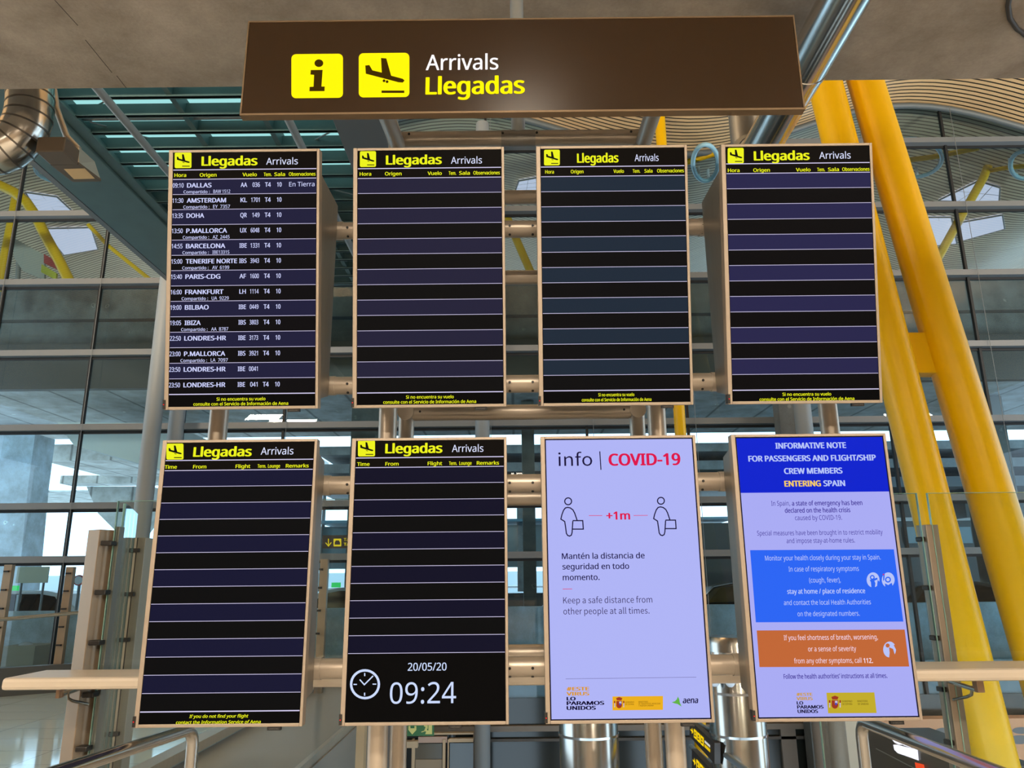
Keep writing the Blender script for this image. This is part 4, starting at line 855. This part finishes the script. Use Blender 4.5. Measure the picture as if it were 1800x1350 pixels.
a = Vector((pa.x+.06, YG+.12, .1)); b = Vector((pb_.x+.0, 5.87, .1)); hz = Vector((0, 0, zt-.1))
m = MB(); m.prism([a, b, b+hz, a+hz], (.014, 0, 0)); m.build('sheet', PANE, t); m = MB(); m.tube([a, a+hz], .008, 6); m.tube([b, b+hz], .008, 6); m.build('pane_edge', EDGE, t)
# shelf
sh = thing('leaning_shelf', (0, 4.6, 1.04), 'long cream leaning shelf crossing behind the lower monitors from edge to edge', 'shelf')
xl_ = P(5, 1188, 4.4).x; zs = PZ(900, 1190, 0).z; zS = P(900, 1184, 4.4).z
m = MB(); r_ = .02; pf = [(4.8, zS), (4.4+r_, zS), (4.4+.006, zS-.006), (4.4, zS-r_), (4.4, zS-.045), (4.4+.006, zS-.058), (4.4+.025, zS-.064), (4.8, zS-.064)]
m.prism([Vector((xl_, a, b)) for a, b in pf], (7.4, 0, 0)); m.build('board', CREAM, sh, .006)
def bracket(bl, rod, hook):
    a, b = P(bl[0], bl[3], 4.55), P(bl[2], bl[1], 4.55); MB().box((a.x, 4.53, a.z), (b.x, 4.58, b.z)).build('bracket_block', pbr('bracket_brown', (150, 122, 98), .4, .3), sh, .004)
    MB().tube([P(*rod[0], 4.56), P(*rod[1], 4.86)], .014, 12).build('bracket_rod', STEEL2, sh)
    MB().tube([P(x, y, 4.6+k*.09) for k, (x, y) in enumerate(hook)], .009, 10).build('bracket_hook', STEEL2, sh)
bracket((100, 1202, 110, 1227), ((108, 1221), (158, 1203)), ((119, 1217), (119, 1227), (127, 1232), (155, 1238)))
bracket((1716, 1193, 1725, 1217), ((1717, 1213), (1668, 1197)), ((1709, 1208), (1708, 1221), (1700, 1225), (1676, 1230)))

# back balustrade near the facade on the left
bt = thing('balustrade_plinth', (-8, 12.6, 0), 'dark low plinth of the far glass balustrade at the left edge', 'plinth')
b0, b1 = P(-60, 1190, 11.6), P(285, 1130, 13.3)
m = MB(); m.prism([Vector((b0.x, 11.7, 0)), Vector((b1.x, 13.2, 0)), Vector((b1.x, 13.2, .40)), Vector((b0.x, 11.7, .40))], (0, .2, 0)); m.build('kerb', pbr('plinth_dark', (74, 78, 80), .3), bt)
for i, (xp, yt, Y, lb) in enumerate(((13, 993, 12.0, 'small screen post farthest left at the photo edge'), (121, 997, 12.6, 'small screen post left of the thick champagne post'), (209, 998, 13.0, 'small screen post just right of the thick champagne post'))):
    p = P(xp, yt+90, Y); zt_ = P(xp, yt, Y).z; t = thing('balustrade_post', (p.x, Y-.12, .4), lb, 'post', 'small posts of the far balustrade')
    MB().box((p.x-.06, Y-.16, .4), (p.x+.06, Y-.08, zt_)).build('box_section', POSTM, t)
    for k in range(5): z = zt_-.1-k*.27; MB().box((p.x-.035, Y-.2, z-.012), (p.x+.035, Y-.16, z+.012)).build('clamp', DARK, t)
p = P(567, 1070, 12.5); t = thing('balustrade_post', (p.x, 12.5, -.06), 'small screen post seen between the two left lower monitors', 'post', 'small posts of the far balustrade')
MB().box((p.x-.06, 12.45, -.06), (p.x+.06, 12.55, P(567, 983, 12.5).z)).build('box_section', POSTM, t)
for yy in (1001, 1033, 1073, 1113): z = P(567, yy, 12.5).z; MB().box((p.x-.07, 12.40, z-.015), (p.x-.01, 12.45, z+.015)).build('clamp', DARK, t)
tag(MB().tube([P(-40, 1094, 11.3), P(0, 1089, 11.5), P(300, 1063, 12.75)], .028, 12).build('balustrade_rail', STEEL2), 'round steel rail along the far balustrade on the left', 'rail')

# ------------------------------------------------------------------ taxi sign
ts = thing('taxi_sign', P(595, 952, 10.5), 'hanging dark sign with arrow and taxi symbol between the left lower monitors', 'sign')
YT_ = 10.5; a, b = P(566, 964, YT_), P(660, 940, YT_); MB().box((a.x, YT_, a.z), (b.x, YT_+.08, b.z)).build('sign_panel', pbr('taxi_dark', (40, 36, 32), .4), ts)
pt = Plane((0, YT_, 0), (1, 0, 0), (0, 0, 1)); m = MB()
pt.line(m, [(577.5, 947), (577.5, 959)], 1.5, .004); pt.line(m, [(572.5, 954), (577.5, 960), (582.5, 953.5)], 1.5, .004); pt.rrect(m, 586.5, 947, 600, 960.5, 1, .004); m.build('symbol', em((226, 204, 40), .9), ts)
m = MB(); pt.poly(m, [(588.5,957.5),(588.5,953.5),(590.5,950),(596,950),(598,953.5),(598,957.5)], .006); m.build('car_mark', pbr('taxi_dark', (40, 36, 32), .4), ts)
m = MB(); pt.text(m, 'Taxis', 604, 625, 951, 5, 0, .004); pt.text(m, 'Taxis', 604, 625, 959, 5, .02, .004); m.build('lettering', em((226, 204, 40), .9), ts)

# ------------------------------------------------------------------ outside: road, walls, viaducts, cars
struct(MB().box((-40, YW+.05, -.3), (40, 90, 0)).build('road', ASPH), 'road outside the facade', 'road')
m = MB(); m.box((-16, 15.0, 0), (14, 15.3, 1.1)); tag(m.build('barrier_wall', concrete('barrier_concrete', (206, 218, 226))), 'low concrete barrier wall outside in front of the taxis', 'wall')
dk_ = thing('upper_road_deck', (0, 21, 6.2), 'wide concrete road deck outside crossing behind the upper monitors', 'deck')
MB().box((-26, 18, 6.2), (26, 24.6, 6.7)).build('soffit_slab', CONCX, dk_)
z1, z2, z3 = P(900, 600, 18).z, P(900, 560, 18).z, P(900, 505, 18).z
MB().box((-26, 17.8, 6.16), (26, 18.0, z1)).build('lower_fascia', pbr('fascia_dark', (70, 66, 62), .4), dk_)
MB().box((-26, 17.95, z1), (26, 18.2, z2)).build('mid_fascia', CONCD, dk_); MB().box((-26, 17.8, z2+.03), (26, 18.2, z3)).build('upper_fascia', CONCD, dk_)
va = thing('viaduct', (-13, 30, 0), 'pale concrete viaduct with a flared pier outside at the lower left', 'viaduct')
YV = 27.0
def vbox(x0, y0, x1, y1, Y, d, nm): a, b = P(x0, y1, Y), P(x1, y0, Y); return MB().box((a.x, Y, a.z), (b.x, Y+d, b.z)).build(nm, CONCX, va)
vbox(75, 777, 520, 810, YV, 5, 'deck_edge'); vbox(105, 832, 520, 850, YV+4.5, 1, 'cross_beam')
vbox(-300, 858, 500, 868, 40, 6, 'far_deck')
a = [P(x, y, 26) for x, y in ((152, 855), (265, 855), (248, 902), (222, 936), (218, 1075), (207, 1075), (206, 936), (172, 902))]
MB().prism(a[::-1], (0, 1.6, 0)).build('flared_pier', CONCX, va)
m = MB(); a = [P(x, y, 19.2) for x, y in ((100, 742), (300, 744), (300, 830), (222, 808), (130, 783))]; m.prism(a[::-1], (0, 3.5, 0)); tag(m.build('sloping_soffit', pbr('pale_soffit', (232, 232, 226), .7)), 'pale sloping canopy soffit outside below the left transom', 'canopy')
m = MB(); a = [P(x, y, 22) for x, y in ((-60, 762), (62, 762), (50, 850), (38, 970), (30, 1050), (-60, 1050))]; m.prism(a[::-1], (0, 1, 0)); tag(m.build('concrete_pylon', concrete('pylon_concrete', (206, 222, 234))), 'tall blue-grey concrete pylon outside at the left photo edge', 'pylon')
for xp, lb in ((1766, 'grey concrete pillar outside at the right photo edge'), (640, 'grey concrete pillar outside behind the clock monitor'), (930, 'slim grey pillar outside between the clock and lilac monitors')):
    p = P(xp, 900, 19.5); wd = .42 if xp != 930 else .16
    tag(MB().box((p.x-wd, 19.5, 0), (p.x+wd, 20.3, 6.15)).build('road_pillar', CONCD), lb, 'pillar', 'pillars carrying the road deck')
for x0, x1, Y, z, lb in ((-26, 26, 33, 1.35, 'far white guard rail across the road outside'),):
    t = thing('guard_rail', (0, Y, 0), lb, 'railing')
    for zz in (.5, .9, 1.3): MB().tube([(x0, Y, zz), (x1, Y, zz)], .05, 8).build('rail', WHITEP, t)
    for k in range(22): MB().box((x0+k*2.4-.05, Y-.04, 0), (x0+k*2.4+.05, Y+.04, 1.4)).build('post', WHITEP, t)
# far building strip and trees
m = MB(); m.box((-40, 60, 0), (40, 62, 2.2)); tag(m.build('far_wall', pbr('far_pale', (190, 198, 200), .8)), 'distant pale wall beyond the road', 'wall')
def car(x, Y, col, label, lamp, face=1):
    t = thing('taxi', (x, Y, 0), label, 'car', 'cars on the road outside'); f = lambda pts, yy, sx=1: [Vector((x+face*a*sx, yy, b)) for a, b in pts]
    prof = [(-2.2,.35),(-2.25,.75),(-2.1,.92),(-1.5,.98),(.95,.95),(1.9,.82),(2.22,.65),(2.25,.35)]
    if face > 0: prof = prof[::-1]
    m = MB(); m.prism(f(prof, Y-.85), (0, 1.7, 0)); body = m.build('body', col, t, .06)
    cab = [(-1.75,.97),(-1.25,1.38),(-.8,1.46),(.1,1.46),(.45,1.40),(1.15,.96)]
    if face > 0: cab = cab[::-1]
    a = f(cab, Y-.78); b = [Vector((x+(p.x-x)*.94, Y+.78, p.z)) for p in a]; m = MB(); n = len(a)
    a = [Vector((p.x, p.y+(p.z-.95)*.35, p.z)) for p in a]; b = [Vector((p.x, p.y-(p.z-.95)*.35, p.z)) for p in b]
    m.add(a+b, [tuple(range(n))[::-1], tuple(range(n, 2*n))]+[(i, (i+1) % n, (i+1) % n+n, i+n) for i in range(n)]); m.build('cabin', col, t, .05)
    wn = [(-1.45,1.0),(-1.1,1.33),(-.75,1.39),(.05,1.39),(.35,1.33),(.85,1.0)]
    if face > 0: wn = wn[::-1]
    m = MB(); m.add([Vector((x+face*a_*1.0, Y-.80+(b_-.95)*.35, b_)) for a_, b_ in wn], [tuple(range(6))]); m.build('side_window', DARKG, t)
    m = MB(); m.box((x-.36*face-.03, Y-.81+.02, .99), (x-.36*face+.03, Y-.70, 1.38)); m.build('door_pillar', col, t)
    for sx in (-1.35, 1.4): MB().disc((x+face*sx, Y-.87, .33), (0, 1, 0), .33, .2, 24).build('wheel', BLACK, t)
    if lamp: m = MB(); m.box((x-.36, Y-.08, 1.46), (x-.18, Y+.08, 1.57)); m.build('roof_light', em((60, 220, 110), .9), t)
    if lamp: m = MB(); m.prism([Vector((x+.1, Y-.856, .42)), Vector((x+.3, Y-.856, .42)), Vector((x+.75, Y-.856, .9)), Vector((x+.55, Y-.856, .9))], (0, -.004, 0)); m.build('red_stripe', REDP, t)
WC = WHITEP; DC = pbr('shaded_car', (40, 44, 48), .2)  # right-hand cars stand in shadow; their shade is put into a dark paint
car(P(40, 1060, 18).x, 18, WC, 'white taxi with red stripe outside at the left photo edge', True, -1)
car(P(190, 1050, 21).x, 21, WC, 'white taxi farther back behind the thick champagne post', True, -1)
car(P(610, 1060, 18.2).x, 18.2, WC, 'white taxi seen between the two left lower monitors', True, -1)
car(P(1080, 1060, 18).x, 18, WC, 'white car seen between the clock and lilac monitors', False, 1)
car(P(1330, 1055, 20.6).x, 20.6, DC, 'car in shade-dark paint with green roof light between the information monitors', True, 1)
car(P(1690, 1060, 18).x, 18, DC, 'car in shade-dark paint behind the yellow columns at the right', False, 1)
# grey terminal block on the far side of the road, with a band of windows
YB_ = 26.0
tb_ = thing('terminal_block', (6, YB_, 0), 'long blue-grey building across the road outside, under the bright strip of sky', 'building')
def bbox(x0, y0, x1, y1, d, nm, mat, off=0): a, b = P(x0, y1, YB_+off), P(x1, y0, YB_+off); MB().box((a.x, YB_+off, a.z), (b.x, YB_+off+d, b.z)).build(nm, mat, tb_)
BW = concrete('block_concrete', (150, 158, 162)); BD = pbr('block_dark', (62, 68, 70), .4)
bbox(560, 771, 1990, 800, 6, 'roof_edge', BW); bbox(560, 802, 1990, 832, 5, 'upper_beam', BW, .4); bbox(560, 834, 1990, 866, 5, 'lower_beam', pbr('block_mid', (112, 120, 124), .6), .2)
bbox(560, 908, 1290, 920, 3, 'canopy', pbr('canopy_blue', (96, 150, 178), .3), -.6); bbox(560, 922, 975, 1000, 1, 'window_band', pbr('block_window', (120, 146, 158), .15), .3)
bbox(1180, 912, 1990, 1075, 1, 'dark_wall', BD); bbox(560, 1040, 1180, 1075, 1, 'base_wall', BD)
bbox(1540, 868, 1645, 910, 4, 'dark_upper_wall', BD, .6); bbox(1700, 868, 1990, 910, 4, 'dark_upper_wall', BD, .6)
for k in range(9): bbox(560+k*70, 866, 568+k*70, 1040, .4, 'pier', BW, .1)
for k in range(5): bbox(1590+k*42, 926, 1622+k*42, 955, .1, 'window', pbr('block_window', (120, 146, 158), .15), -.05)
# left road furniture
t = thing('no_entry_sign', P(139, 1022, 16.5), 'round white traffic sign with red rim left of the thick champagne post', 'sign'); p = P(139, 1020, 16.5)
MB().disc((p.x, 16.5, p.z), (0, -1, 0), S(9, 16.6), .02, 24).build('rim', REDP, t); MB().disc((p.x, 16.48, p.z), (0, -1, 0), S(7, 16.6), .012, 24).build('face', WHITEP, t)
MB().tube([(p.x, 16.53, 0), (p.x, 16.53, p.z)], .03, 10).build('pole', GREYP, t)
a, b = P(27, 1025, 17), P(86, 996, 17); t = thing('pale_board', (a.x+.3, 17, 0), 'blank pale board outside above the taxi at the left', 'board'); MB().box((a.x, 17, a.z), (b.x, 17.04, b.z)).build('panel', pbr('board_pale', (206, 206, 182), .6), t)
for xx in (a.x+.1, b.x-.1): MB().tube([(xx, 17.06, 0), (xx, 17.06, b.z)], .025, 8).build('leg', GREYP, t)
t = thing('planter_bin', P(40, 1170, 14.4), 'pale concrete bin with a white domed lid outside at the left', 'bin'); a, b = P(6, 1190, 14.4), P(74, 1134, 14.4)
MB().box((a.x, 14.2, 0), (b.x, 14.9, b.z)).build('bin_body', pbr('bin_beige', (186, 176, 156), .7), t); p = P(46, 1132, 14.5); MB().ball((p.x, 14.5, p.z-.03), S(12, 14.5), 16, (1, 1, .55)).build('lid', WHITEP, t)
# billboard boards above the left transom
t = thing('advert_boards', P(60, 450, 15.5), 'slanted grey, green and crimson boards on a pole behind the left glass', 'board')
PBd = lambda pts, Y, mt: MB().prism([P(x, y, Y) for x, y in pts][::-1], (0, .06, 0)).build('board_panel', mt, t)
PBd([(24, 418), (78, 448), (78, 492), (40, 476), (24, 452)], 15.5, pbr('board_grey', (150, 152, 146), .6)); PBd([(77, 446), (103, 462), (103, 475), (77, 462)], 15.4, pbr('board_crimson', (150, 40, 56), .5)); PBd([(73, 464), (99, 480), (98, 492), (72, 478)], 15.3, pbr('board_green', (168, 172, 50), .5))
MB().tube([P(31, 500, 15.6), P(34, 430, 15.6)], .05, 10).build('pole', GREYP, t)
